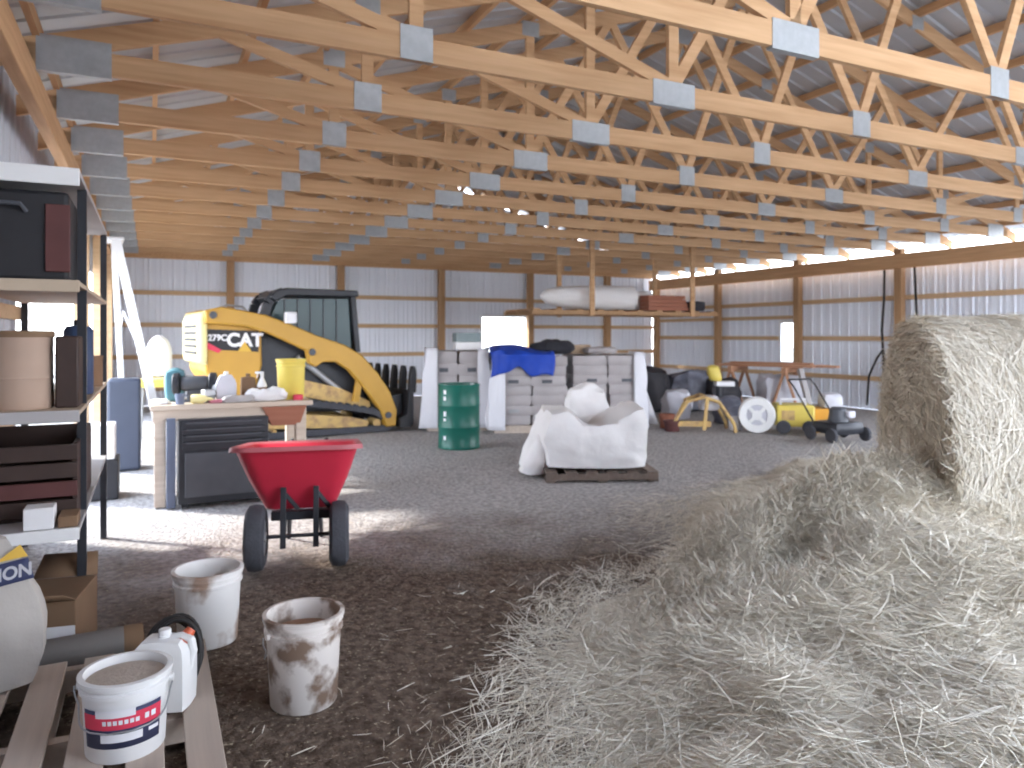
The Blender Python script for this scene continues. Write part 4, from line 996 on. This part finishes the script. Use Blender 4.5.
# tracks
to = [(226, 411), (233, 404), (262, 401), (300, 400), (345, 404), (376, 409), (390, 418), (393, 427), (388, 435), (378, 439.5), (300, 441), (240, 441), (229, 436), (224, 424)]
po = poly(to, 0.0)
for i, (x, z) in enumerate(po):
    if z < 0.05: po[i] = (x, 0.012)
cx_ = sum(p[0] for p in po) / len(po); cz_ = sum(p[1] for p in po) / len(po)
def inset(p, d):
    n = len(p); r_ = []
    for i in range(n):
        a = Vector(p[i - 1]); b = Vector(p[i]); c = Vector(p[(i + 1) % n]); t = (c - a).normalized(); nr = Vector((-t.y, t.x))
        if (Vector((cx_, cz_)) - b).dot(nr) < 0: nr = -nr
        r_.append(tuple(b + nr * d))
    return r_
pi_ = inset(po, 0.085)
for y0_, y1_, yf in ((-0.02, 0.36, -1), (1.22, 1.60, 1)):
    mb = MB(); mb.loopband(po, pi_, y0_, y1_)
    n = len(po)
    for i in range(n):
        a = Vector(po[i]); b = Vector(po[(i + 1) % n]); L = (b - a).length; k = max(1, int(L / 0.10))
        for q in range(k):
            c = a.lerp(b, (q + 0.5) / k); d = (b - a).normalized()
            if c.y < 0.04: continue
            mb.bar((c.x - d.x * 0.02, (y0_ + y1_) / 2, c.y - d.y * 0.02), (c.x + d.x * 0.02, (y0_ + y1_) / 2, c.y + d.y * 0.02), y1_ - y0_, 0.035)
    tk = mb.build('track', M['rubber'], sk)
    mb = MB(); mb.prism(poly([(242, 418), (300, 414), (350, 417), (370, 421), (368, 428), (242, 430)], 0.0), y0_ + 0.05, y1_ - 0.05); mb.build('roller_frame', M['rustyel'], tk, bevel=0.01)
    mb = MB(); yy = y0_ if yf < 0 else y1_
    for px, py, r_ in ((240, 424, 0.2), (378, 423, 0.185), (275, 432, 0.08), (305, 432, 0.08), (335, 432, 0.08)):
        x, z = fk(px, py, 0.0); r2 = min(r_, z - 0.075)
        mb = MB(); mb.lathe([(0, -0.02), (r2 * 0.3, -0.02), (r2 * 0.35, 0.0), (r2 * .85, 0.0), (r2, 0.02), (r2, 0.3)], c=(x, y0_ + 0.03, z), n=24, rot=Matrix.Rotation(R(-90), 3, 'X')); mb.build('track_wheel', M['rustyel'], tk)
# grapple bucket with upright tines
xg, zg = fk(412, 366, -0.05)
gb = MB(); gb.prism([(xg - 0.22, 0.06), (xg - 0.06, 0.05), (xg + 0.0, 0.10), (xg + 0.0, zg - 0.38), (xg - 0.06, zg - 0.36), (xg - 0.10, 0.25), (xg - 0.22, 0.2)], -0.12, 1.72); g0 = gb.build('bucket', M['black'], sk, bevel=0.01)
for k in range(6):
    y = -0.10 + k * 0.35
    mb = MB(); mb.prism([(xg - 0.08, zg - 0.40), (xg + 0.02, zg - 0.40), (xg + 0.03, zg - 0.1), (xg + 0.01, zg), (xg - 0.03, zg), (xg - 0.06, zg - 0.12)], y - 0.06, y + 0.06); mb.build('tine', M['black'], g0, bevel=0.01)
mb = MB(); a = fk(391, 418, 0); mb.prism([(a[0] - 0.08, 0.25), (xg - 0.1, 0.2), (xg - 0.1, 0.55), (a[0] - 0.08, 0.5)], 0.1, 1.5); mb.build('coupler', M['blackmetal'], sk)

# ------------------------------------------------------------------ green drum
pd = G(459, 447)
t = thing('steel_drum', 'green steel drum standing on the floor before the sacks', 'drum', (pd.x, pd.y, 0), -az(459))
pr = [(0, 0.01), (0.262, 0.01), (0.270, 0.0), (0.272, 0.02), (0.266, 0.03)]
for zc in (0.275, 0.545): pr += [(0.266, zc - 0.025), (0.276, zc), (0.266, zc + 0.025)]
pr += [(0.266, 0.79), (0.272, 0.805), (0.272, 0.82), (0.264, 0.822), (0.260, 0.805), (0, 0.805)]
mb = MB(); mb.lathe(pr, n=48); mb.build('shell', M['green'], t)
mb = MB(); mb.lathe([(0.0, 0.822), (0.028, 0.822), (0.03, 0.806)], c=(0.17, 0, 0), n=14); mb.lathe([(0.0, 0.818), (0.016, 0.818), (0.018, 0.806)], c=(-0.18, 0, 0), n=14); mb.build('bung', M['steel'], t)
mb = MB()
for zc, hh in ((0.70, 0.05), (0.62, 0.05), (0.42, 0.06), (0.36, 0.03), (0.12, 0.05)): arcpatch(mb, lambda z: 0.268, 0.001, R(-46), R(-38), zc, zc + hh, 3)
mb.build('lettering', M['whiteprint'], t)

# ------------------------------------------------------------------ sack loads on pallets
def sack_load(label, px0, px1, pyb, pyt, nx_, nz_, wrap, seed, depth=1.0, my=2):
    p0, p1 = G(px0, pyb), G(px1, pyb); mid = (p0 + p1) / 2; wdt = (p1 - p0).length
    rz = -TH + R(6); ff = Face((mid.x, mid.y), rz)
    _, zt_ = ff((px0 + px1) / 2, pyt)
    t = thing('sack_pallet', label, 'sacks', (mid.x, mid.y, 0), rz, 'pallet loads of grey sacks')
    mb = MB(); mb.bx(-wdt / 2, wdt / 2, 0, depth, 0.09, 0.11)
    for y in (0.04, depth / 2, depth - 0.04): mb.bx(-wdt / 2, wdt / 2, y - 0.035, y + 0.035, 0, 0.09)
    mb.build('pallet_base', M['pallet'], t)
    hl = (zt_ - 0.11) / nz_; r_ = random.Random(seed)
    for k in range(nz_):
        for j_ in range(my):
            for i in range(nx_):
                w = wdt / nx_; d = depth / my
                mb = MB(); mb.soft((0, 0, 0), (w * 1.0, d * 1.0, hl * 1.06), seed * 31 + k * 7 + i * 3 + j_, 5, 0.22, 0.012, 5)
                o = mb.build('sack', M['greybag'], t, loc=(-wdt / 2 + w * (i + 0.5) + r_.uniform(-0.02, 0.02), d * (j_ + 0.5) + r_.uniform(-0.02, 0.02), 0.11 + hl * k))
                if j_ == 0:
                    mb = MB(); xx = r_.uniform(-0.05, 0.05) * w
                    if k % 3 == 1: mb.box((xx, -d / 2 - 0.018, hl * 0.5), (w * 0.28, 0.004, hl * 0.35)); mb.build('printed_mark', M['darkgrey'] if k == 4 else M['steel'], o)
    if wrap:
        for sx in wrap:
            def fn(u, v, sx=sx):
                z = 0.05 + (zt_ + 0.01) * v
                bulge = 0.02 + 0.10 * (1 - v) * abs(math.sin(u * 2.6 + 0.4)) * 0.8
                n1 = noise.noise(Vector((u * 4 + seed, v * 3, sx))) * 0.05
                if u < 0.35: return Vector((sx * (wdt / 2 - 0.16 * (0.35 - u) / 0.35), -0.055 - n1 * 0.4, z))
                return Vector((sx * (wdt / 2 + bulge + n1), -0.05 + (u - 0.35) / 0.65 * depth, z))
            mb = MB(); mb.sheet(14, 14, fn); mb.build('plastic_wrap', M['film'], t, solid=0.006)
    return t, mid, wdt, zt_, ff, rz
L1 = sack_load('grey sack load in white wrap behind the green drum', 427, 488, 431, 352, 2, 6, (-1, 1), 3)
L2 = sack_load('stacked grey sack load with the blue tarp on top', 494, 568, 433, 357, 2, 7, (-1,), 5)
L3 = sack_load('stacked grey sack load with a bare top, farthest right', 572, 644, 431, 356, 2, 7, (1,), 8)
def on_load(L, px, dy): return Vector((L[5] * 0 + L[4](px, 350, dy)[0], dy, L[3] + 0.03))
def place(L, v): return Matrix.Translation((L[1].x, L[1].y, 0)) @ Matrix.Rotation(L[5], 4, 'Z') @ v
# carton on the first load
p = place(L1, on_load(L1, 467, 0.25)); t = thing('grey_carton', 'grey and white carton on top of the sacks behind the drum', 'box', p, L1[5] + R(10))
mb = MB(); mb.bx(-0.2, 0.2, -0.15, 0.15, 0, 0.12); mb.build('lower_tray', M['paper'], t, bevel=0.01)
mb = MB(); mb.bx(-0.2, 0.18, -0.16, 0.16, 0.121, 0.26); mb.build('upper_box', mat('grey_green_card', (0.22, 0.27, 0.28), 0.7), t, bevel=0.01)
# blue tarp
def tarp(u, v):
    x0_ = L2[4](490, 350, 0)[0]; x1_ = L2[4](553, 350, 0)[0]
    x = x0_ + (x1_ - x0_) * u; f = noise.noise(Vector((u * 3.5, v * 2, 4))) * 0.07; zt_ = L2[3] + 0.06
    hang = 0.36 - 0.20 * math.exp(-((u - 0.45) / 0.16) ** 2) - 0.05 * math.sin(u * 9)
    if v < 0.45:
        q = v / 0.45
        return Vector((x + 0.02 * math.sin(q * 3 + u * 6), -0.09 - 0.05 * q + f * 0.5 - 0.0 + 0.03 * math.sin(u * 14), zt_ - hang * (1 - q) + f * 0.3 * q))
    q = (v - 0.45) / 0.55
    return Vector((x, -0.09 + q * 0.75, zt_ + 0.12 * math.sin(q * 2.4) * (0.6 + 0.4 * math.sin(u * 5)) + abs(f) * 0.8 ))
mb = MB(); mb.sheet(26, 22, tarp)
tag(mb.build('blue_tarp', M['tarp'], loc=(L2[1].x, L2[1].y, 0), rotz=L2[5], solid=0.006), 'crumpled blue tarp draped over the middle load of sacks', 'tarp')
p = place(L2, on_load(L2, 552, 0.4)); mb = MB(); mb.soft((0, 0, 0), (0.62, 0.5, 0.20), 31, 9, 0.6, 0.05, 5)
tag(mb.build('dark_jacket', M['cloth'], loc=p, rotz=L2[5]), 'heap of dark cloth beside the blue tarp', 'cloth')
p = place(L2, on_load(L2, 573, 0.66)); t = thing('flat_carton', 'flat tan cardboard box lying over the gap between two sack loads', 'box', p + Vector((0, 0, 0.0)), L2[5])
mb = MB(); mb.bx(-0.28, 0.24, -0.2, 0.2, 0, 0.14); mb.build('carton', M['cardlt'], t, bevel=0.008)
p = place(L3, on_load(L3, 600, 0.3)); mb = MB(); mb.soft((0, 0, 0), (0.5, 0.4, 0.10), 33, 7, 0.55, 0.02, 5)
tag(mb.build('grey_sack', M['greybag'], loc=p, rotz=L3[5]), 'single limp grey sack lying on top of the bare load', 'sack')

# ------------------------------------------------------------------ white bulk bags on a pallet
pw = G(602, 483); BR = -TH + R(4)
make_pallet('low wooden pallet carrying the white bulk bags', (pw.x + 0.22, pw.y + 0.50, 0), BR, 1.12, 1.0, 6, 0.10, m=wood('old_pallet_wood', (0.12, 0.09, 0.075), (0.22, 0.17, 0.14), 'Y'))
fw2 = Face((pw.x, pw.y), BR)
def bb(px, py, y=0): return fw2(px, py, y)
zA = bb(600, 425)[1]; xL_, _ = bb(546, 470); xR_, _ = bb(652, 470)
wid = xR_ - xL_
def bulkshape(q, p):
    z = q.z / 0.58; sag = 0.0
    u = q.x / wid * 2
    if p.z > 0.5: sag = 0.20 * math.exp(-((u - 0.02) / 0.38) ** 2) * (p.z - 0.5) * 2 - 0.06 * max(0, u)
    return Vector((q.x * (1 + 0.05 * math.sin(z * 3)), q.y, q.z - sag))
mb = MB(); mb.soft((0, 0, 0), (wid, 0.9, 0.60), 41, 16, 0.36, 0.05, 3.4, shape=bulkshape)
o = mb.build('bulk_bag', M['bulk'], None, loc=place((0, Vector((pw.x, pw.y, 0)), 0, 0, 0, BR), Vector(((xL_ + xR_) / 2, 0.50, 0.102))), rotz=BR)
tag(o, 'large white bulk bag, half empty, sagging on the low pallet', 'bag', 'white bulk bags')
def place2(v): return Matrix.Translation((pw.x, pw.y, 0)) @ Matrix.Rotation(BR, 4, 'Z') @ Vector(v)
# crumpled top of second bag behind, with its flap hanging left
xq, _ = bb(587, 430, 1.15)
mb = MB(); mb.soft((0, 0, 0), (0.72, 0.5, 0.86), 43, 12, 0.5, 0.06, 3.5, shape=lambda q, p: Vector((q.x * (1 - 0.45 * q.z / 0.86) + 0.03, q.y * (1 - 0.3 * q.z / 0.86), q.z)))
tag(mb.build('bulk_bag', M['bulk'], loc=place2((xq, 1.30, 0)), rotz=BR), 'white bulk bag with a peaked crumpled top behind the sagging one', 'bag', 'white bulk bags')
xq, _ = bb(537, 470, 0.25)
mb = MB(); mb.soft((0, 0, 0), (0.30, 0.75, 0.62), 47, 11, 0.45, 0.05, 3.5, shape=lambda q, p: Vector((q.x * (1 - 0.35 * q.z / 0.6) + 0.28 * q.z, q.y, q.z)))
tag(mb.build('bulk_bag', M['bulk'], loc=place2((xq - 0.02, 0.65, 0)), rotz=BR), 'empty white bulk bag slumped against the left of the sagging one', 'bag', 'white bulk bags')
# white sheet stood at right of third load
pt_ = G(648, 425)
mb = MB(); mb.sheet(6, 8, lambda u, v: Vector(((u - 0.5) * (0.42 - 0.24 * v) - 0.14 * v, 0.10 * v + 0.03 * math.sin(u * 6 + v * 3), 0.015 + 0.82 * v)))
tag(mb.build('white_sheet', M['film'], loc=(pt_.x - 0.05, pt_.y, 0), rotz=BR, solid=0.012), 'white plastic sheet leaning beside the farthest right sacks', 'sheet')

# ------------------------------------------------------------------ hanging rack near the back corner
RY0, RY1 = TY[8], TY[9]; frk = Face((0, RY0), 0)
rx0, rzz = frk(531, 308); rx1, _ = frk(716, 311); rzz = 1.93
rk = thing('hanging_rack', 'wooden storage rack hung from the trusses near the back corner', 'rack', (0, 0, 0))
mb = MB()
for y in (RY0, (RY0 + RY1) / 2, RY1): mb.bx(rx0, rx1, y - 0.05, y + 0.05, rzz - 0.10, rzz - 0.03)
mb.build('rail', M['post'], rk)
mb = MB()
for k in range(10):
    x = rx0 + 0.1 + (rx1 - rx0 - 0.2) * k / 9; mb.bx(x - 0.07, x + 0.07, RY0 - 0.05, RY1 + 0.05, rzz - 0.03, rzz)
mb.build('deck_board', M['post'], rk)
for px in (590, 690):
    for y in (RY0 - 0.075, RY1 + 0.075):
        x, _ = frk(px, 300); mb = MB(); mb.bx(x - 0.05, x + 0.05, y - 0.02, y + 0.02, rzz - 0.12, 3.2); mb.build('hanger', M['truss'], rk, bevel=0.004)
ry = (RY0 + RY1) / 2
xa, _ = frk(548, 300); xb, _ = frk(640, 300); xm, _ = frk(588, 300); xc3, _ = frk(716, 300)
mb = MB(); L_ = xb - xa; prf = [(0, 0), (0.05, 0.02), (0.13, 0.12), (0.19, 0.4), (0.22, 0.9), (0.235, L_ * 0.7), (0.23, L_), (0.15, L_ + 0.02), (0, L_ + 0.02)]
mb.lathe(prf, c=(xa, ry - 0.25, rzz + 0.24), n=28, rot=rot)
tag(mb.build('white_roll', M['bulk']), 'long white rounded roll lying at the left of the hanging rack', 'roll')
mb = MB(); mb.lathe([(0, 0), (0.2, 0), (0.21, 0.03), (0.21, 1.9), (0.2, 1.95), (0, 1.95)], c=(xm, ry + 0.25, rzz + 0.215), n=28, rot=rot)
tag(mb.build('white_roll', M['bulk']), 'second white roll behind it on the hanging rack', 'roll')
xs, _ = frk(648, 300); xe, _ = frk(688, 300); xs = max(xs, xb + 0.06)
for k in range(4):
    mb = MB(); mb.bx(xs, xe - 0.03 * k, RY0 - 0.02, RY0 + 0.28, rzz + 0.001 + k * 0.075, rzz + 0.07 + k * 0.075)
    tag(mb.build('stored_board', M['redwood'], bevel=0.003), ('bottom' if k == 0 else 'top' if k == 3 else ORD[k] + ' from the bottom') + ' reddish board in the stack on the hanging rack', 'board', 'boards on the hanging rack')
mb = MB(); mb.soft((xe + 0.28, RY0 + 0.2, rzz), (0.42, 0.35, 0.2), 51, 7, 0.4, 0.02)
tag(mb.build('dark_bundle', M['heapdk']), 'small dark bundle at the right end of the hanging rack', 'bundle')

# ------------------------------------------------------------------ clutter along the right wall
def lump(name, label, cat, px, py, size, m, seed, rz=-TH, puff=0.5, amp=0.09, z=0.0, dpt=0.0, group=None):
    p = G(px, py, z) ; q = Vector((p.x + sn * dpt, p.y + cs * dpt, z))
    mb = MB(); mb.soft((0, 0, 0), size, seed, 11, puff, amp, 2.8)
    return tag(mb.build(name, m, loc=q, rotz=rz), label, cat, group)
lump('tarp_heap', 'tall dark tarp heap at the foot of the corner post', 'tarp', 661, 420, (0.8, 1.0, 0.85), M['heapdk'], 61, dpt=1.5, group='tarp heaps by the right wall')
lump('tarp_heap', 'slate grey tarp heap to the right of the dark one', 'tarp', 700, 415, (0.85, 0.7, 0.74), M['heap'], 62, dpt=0.9, group='tarp heaps by the right wall')
lump('tarp_heap', 'low pale grey heap between the slate tarp and the yellow frame', 'tarp', 678, 420, (0.45, 0.5, 0.50), M['heaplt'], 63, dpt=0.1, group='tarp heaps by the right wall')
lump('tarp_heap', 'dark low heap beyond the white reel', 'tarp', 740, 418, (0.6, 0.6, 0.62), M['heapdk'], 64, dpt=1.1, group='tarp heaps by the right wall')
lump('white_sheet', 'crumpled white plastic sheet over the yellow machine', 'sheet', 792, 415, (0.85, 0.6, 0.72), M['heaplt'], 66, dpt=0.55)
lump('tarp_heap', 'small blue grey bundle on the floor between the two dark heaps', 'tarp', 728, 424, (0.36, 0.3, 0.42), M['heap'], 67, dpt=0.1, group='tarp heaps by the right wall')
for i, (px, py, mm, r_, h_, lb_) in enumerate(((735, 430, 'paper', 0.1, 0.2, 'small white pail on the floor between the yellow frame and the reel'), (672, 431, 'maroon', 0.12, 0.16, 'low maroon tub left of the yellow frame'), (667, 428, 'redwood', 0.12, 0.22, 'reddish tub at the left foot of the dark heap'))):
    p = G(px, py); make_bucket('small_pail', lb_, 'pail', (p.x, p.y, 0), r_, r_ * 0.85, h_, M[mm], M['mud'], h_ * 0.7, False, group='small pails by the heaps')
# yellow tube frame
p = G(704, 432); t = thing('tube_frame', 'worn yellow bent tube frame in front of the tarp heaps', 'frame', (p.x, p.y, 0), -TH + R(-8))
for y, w in ((0.0, 0.44), (0.5, 0.38)):
    mb = MB(); mb.tube([(-w, y, 0.0), (-w + 0.03, y, 0.18), (-w * 0.55, y, 0.45), (0, y, 0.52), (w * 0.5, y, 0.45), (w, y, 0.12), (w + 0.02, y, 0.0)], 0.028, 10); mb.build('hoop', M['rustyel'], t)
mb = MB()
for x, z in ((-0.24, 0.44), (0.0, 0.52), (0.22, 0.44)): mb.tube([(x, 0, z), (x, 0.5, z)], 0.022, 8)
mb.build('cross_tube', M['rustyel'], t)
mb = MB(); mb.bar((-0.42, 0, 0.12), (0.1, 0, 0.12), 0.05, 0.08); mb.bar((0.05, 0, 0.5), (0.0, -0.02, 0.03), 0.05, 0.06); mb.build('lower_bar', M['rustyel'], t)
mb = MB(); mb.soft((0.1, 0.25, 0.30), (0.3, 0.3, 0.22), 71, 6, 0.5, 0.02); mb.build('white_casing', M['heaplt'], t)
# white reel
p = G(757, 433); t = thing('white_reel', 'white plastic reel standing on edge beside the yellow machine', 'reel', (p.x, p.y, 0), -TH + R(-15))
ry_m = Matrix.Rotation(R(90), 3, 'X')
for y in (0.0, 0.2):
    mb = MB(); mb.lathe([(0.16, -0.012), (0.25, -0.02), (0.262, 0), (0.25, 0.02), (0.16, 0.012), (0.15, 0), (0.16, -0.012)], c=(0, y, 0.262), n=40, rot=ry_m)
    for k in range(4):
        a = R(45 + 90 * k); mb.bar((0.05 * math.cos(a), y, 0.262 + 0.05 * math.sin(a)), (0.17 * math.cos(a), y, 0.262 + 0.17 * math.sin(a)), 0.02, 0.05)
    mb.build('flange', M['white'], t)
mb = MB(); mb.lathe([(0.0, -0.22), (0.07, -0.22), (0.07, 0.02), (0, 0.02)], c=(0, 0, 0.262), n=24, rot=ry_m); mb.build('core', M['white'], t)
mb = MB(); mb.lathe([(0.07, -0.185), (0.19, -0.185), (0.19, -0.02), (0.07, -0.02)], c=(0, 0, 0.262), n=32, rot=ry_m); mb.build('wound_line', M['heaplt'], t)
# yellow machine box
p = G(796, 434); t = thing('yellow_machine', 'yellow boxy machine with a dark panel beside the white reel', 'machine', (p.x, p.y, 0), -TH + R(-10))
mb = MB(); mb.bx(-0.27, 0.27, 0, 0.5, 0.10, 0.42); mb.build('housing', M['yelplastic'], t, bevel=0.03)
mb = MB(); mb.bx(-0.2, -0.02, -0.012, -0.0005, 0.2, 0.34); mb.build('side_panel', M['rustyel'], t)
mb = MB(); mb.tube([(-0.2, 0.1, 0.42), (-0.2, 0.1, 0.5), (0.15, 0.1, 0.5), (0.15, 0.1, 0.42)], 0.018, 10); mb.build('carry_bar', M['whiteprint'], t)
for sx in (-1, 1):
    mb = MB(); mb.lathe([(0, -0.03), (0.08, -0.03), (0.1, -0.015), (0.1, 0.015), (0.08, 0.03), (0, 0.03)], c=(sx * 0.18, -0.04, 0.1), n=20, rot=ry_m); mb.build('wheel', M['rubber'], t)
p = G(826, 433); t = thing('orange_box', 'orange box with a purple band left of the small engine', 'box', (p.x, p.y, 0), -TH + R(-10))
mb = MB(); mb.bx(-0.22, 0.2, 0, 0.35, 0, 0.36); mb.build('carton', M['orange'], t, bevel=0.01)
mb = MB(); mb.bx(-0.22, 0.2, -0.004, -0.0005, 0.1, 0.17); mb.build('purple_band', M['purple'], t)
mb = MB(); mb.soft((0.1, 0.1, 0), (0.3, 0.3, 0.22), 73, 6, 0.5, 0.02)
p2 = Matrix.Translation((p.x, p.y, 0.362)) @ Matrix.Rotation(-TH, 4, 'Z') @ Vector((0.1, 0.1, 0))
tag(mb.build('white_bundle', M['heaplt'], loc=(p.x, p.y, 0.362), rotz=-TH), 'white bundle on top of the orange box', 'bundle')
# small engine mower
p = G(852, 443); t = thing('lawn_mower', 'dark push mower at the left edge of the hay', 'mower', (p.x, p.y, 0), -TH + R(20))
mb = MB(); mb.soft((0, 0.25, 0.10), (0.5, 0.48, 0.17), 81, 7, 0.35, 0.008); mb.build('deck', M['blackmetal'], t)
mb = MB(); mb.lathe([(0, 0.46), (0.08, 0.46), (0.11, 0.43), (0.12, 0.34), (0.14, 0.26)], c=(0, 0.25, 0), n=20); mb.build('engine', M['darkgrey'], t)
mb = MB(); mb.box((0.08, 0.12, 0.37), (0.12, 0.1, 0.1)); mb.build('fuel_tank', M['heaplt'], t, bevel=0.02)
for sx in (-1, 1):
    for y in (0.06, 0.45):
        mb = MB(); mb.lathe([(0, -0.025), (0.06, -0.025), (0.095, -0.02), (0.1, 0), (0.095, 0.02), (0.06, 0.025), (0, 0.025)], c=(sx * 0.29, y, 0.1), n=24, rot=rot); mb.build('wheel', M['rubber'], t)
    mb = MB(); mb.tube([(sx * 0.2, 0.46, 0.2), (sx * 0.2, 0.9, 0.72), (sx * 0.2, 1.0, 0.8)], 0.012, 8); mb.build('handle_tube', M['black'], t)
mb = MB(); mb.tube([(-0.2, 1.0, 0.8), (0.2, 1.0, 0.8)], 0.014, 8); mb.build('grip', M['black'], t)
# planks resting on trestles by the wall
p0 = W(722, 372, 14.6); p1 = W(838, 372, 13.2); dpl = (p1 - p0); dpl.z = 0; Ln = dpl.length; ang = math.atan2(dpl.y, dpl.x); zp = 0.86
for k in range(2):
    t = thing('trestle', 'reddish wooden trestle under the left end of the planks' if k == 0 else 'reddish wooden trestle under the middle of the planks', 'trestle', (p0.x + dpl.x * (0.15, 0.62)[k], p0.y + dpl.y * (0.15, 0.62)[k], 0), ang, 'trestles holding planks')
    mb = MB(); mb.bx(-0.04, 0.04, -0.4, 0.4, zp - 0.10, zp - 0.001); mb.build('top_rail', M['plank'], t)
    for sx in (-1, 1):
        for y in (-0.33, 0.33):
            mb = MB(); mb.bar((sx * 0.02, y, zp - 0.10), (sx * 0.26, y, 0.02), 0.08, 0.03); mb.build('leg', M['plank'], t)
for k, (w0, w1, yy, zz_) in enumerate(((0.0, 0.84, -0.28, 0), (0.04, 1.0, -0.06, 0), (-0.02, 0.9, 0.16, 0), (0.1, 0.8, -0.14, 0.04))):
    mb = MB(); mb.bx(w0 * Ln, w1 * Ln, yy, yy + 0.20, zp + zz_ + 0.0005, zp + zz_ + 0.038)
    tag(mb.build('loose_plank', M['plank'], loc=(p0.x, p0.y, 0), rotz=ang, bevel=0.004), ('front', 'longest', 'rear', 'uppermost')[k] + ' reddish plank lying across the trestles by the right wall', 'plank', 'planks on the trestles')
# orange-yellow tool on the tarp heap
p = W(716, 386, 12.9)
t = thing('yellow_tool', 'small yellow tool with a pale base propped on the tarp heap', 'tool', (p.x, p.y, 0), -TH)
zt2 = p.z
mb = MB(); mb.soft((0, 0, zt2 + 0.08), (0.22, 0.2, 0.28), 83, 6, 0.6, 0.02, shape=lambda q, p_: Vector((q.x + (q.z) * -0.25, q.y, q.z))); mb.build('tool_body', M['yelplastic'], t)
mb = MB(); mb.bx(-0.02, 0.3, -0.1, 0.1, zt2 + 0.0, zt2 + 0.085); mb.build('tool_base', M['whiteprint'], t, bevel=0.01)
mb = MB(); mb.tube([(0.05, 0, 0.0), (0.05, 0, zt2)], 0.05, 10); mb.build('stand', M['blackmetal'], t)
# leaning grey post
a = W(812, 402, 13.0); b = W(800, 372, 13.4); a.z = 0.0
mb = MB(); mb.bar(a, b + Vector((0, 0, 0.05)), 0.09, 0.09); tag(mb.build('leaning_post', M['shelf'], bevel=0.006), 'short grey post leaning against the planks', 'post')
# hanging cords on the right wall
fcw = Face((XR - 0.16, 0), R(90))
def cw(px, py): y, z = fcw(px, py); return Vector((XR - 0.16, y, z))
mb = MB(); mb.tube([cw(884.5, 270), cw(884, 300), cw(882, 330), cw(883, 350), cw(884, 375)], 0.022, 8); o1 = MB()
mb.tube([cw(883, 350), cw(877, 358), cw(869, 376), cw(867, 405)], 0.022, 8); mb.tube([cw(883, 350), cw(889, 376), cw(886, 380)], 0.02, 8)
tag(mb.build('hanging_cable', M['chain']), 'long black cord hanging from the right beam and splitting in two', 'cord', 'cords on the right wall')
mb = MB(); mb.tube([cw(914.5, 266), cw(915.5, 290), cw(917, 322)], 0.022, 8)
tag(mb.build('hanging_cable', M['chain']), 'short black cord hanging right of the last post above the bale', 'cord', 'cords on the right wall')
# scrap of paper on the floor
p = G(782, 473); mb = MB(); mb.soft((0, 0, 0), (0.13, 0.1, 0.04), 91, 5, 0.5, 0.015, 9)
tag(mb.build('paper_scrap', M['paper'], loc=(p.x, p.y, 0)), 'scrap of white paper lying alone on the gravel', 'paper')

# ------------------------------------------------------------------ light
wd = bpy.data.worlds.new('sky'); SC.world = wd; wd.use_nodes = True
nt = wd.node_tree; bgd = nt.nodes['Background']
tcw = nt.nodes.new('ShaderNodeTexCoord'); sp_ = nt.nodes.new('ShaderNodeSeparateXYZ'); rmp = nt.nodes.new('ShaderNodeValToRGB')
rmp.color_ramp.elements[0].position = 0.0; rmp.color_ramp.elements[0].color = (0.92, 0.95, 1.0, 1)
rmp.color_ramp.elements[1].position = 0.7; rmp.color_ramp.elements[1].color = (0.62, 0.76, 1.0, 1)
nt.links.new(tcw.outputs['Generated'], sp_.inputs[0]); nt.links.new(sp_.outputs['Z'], rmp.inputs[0]); nt.links.new(rmp.outputs[0], bgd.inputs['Color'])
bgd.inputs['Strength'].default_value = 4.0
sd = bpy.data.lights.new('sun', 'SUN'); so = bpy.data.objects.new('sun', sd); COL.objects.link(so)
sd.energy = 4.5; sd.angle = R(5.0); sd.color = (1.0, 0.96, 0.90)
dv = Vector((0.76, -0.65, -0.70)).normalized(); so.rotation_euler = dv.to_track_quat('-Z', 'Y').to_euler(); so.location = (-6, 14, 10)

SC.view_settings.view_transform = 'Standard'; SC.view_settings.look = 'None'; SC.view_settings.gamma = 1.0
SC.view_settings.use_curve_mapping = False; SC.view_settings.exposure = 1.2
SC.cycles.max_bounces = 10; SC.cycles.diffuse_bounces = 6
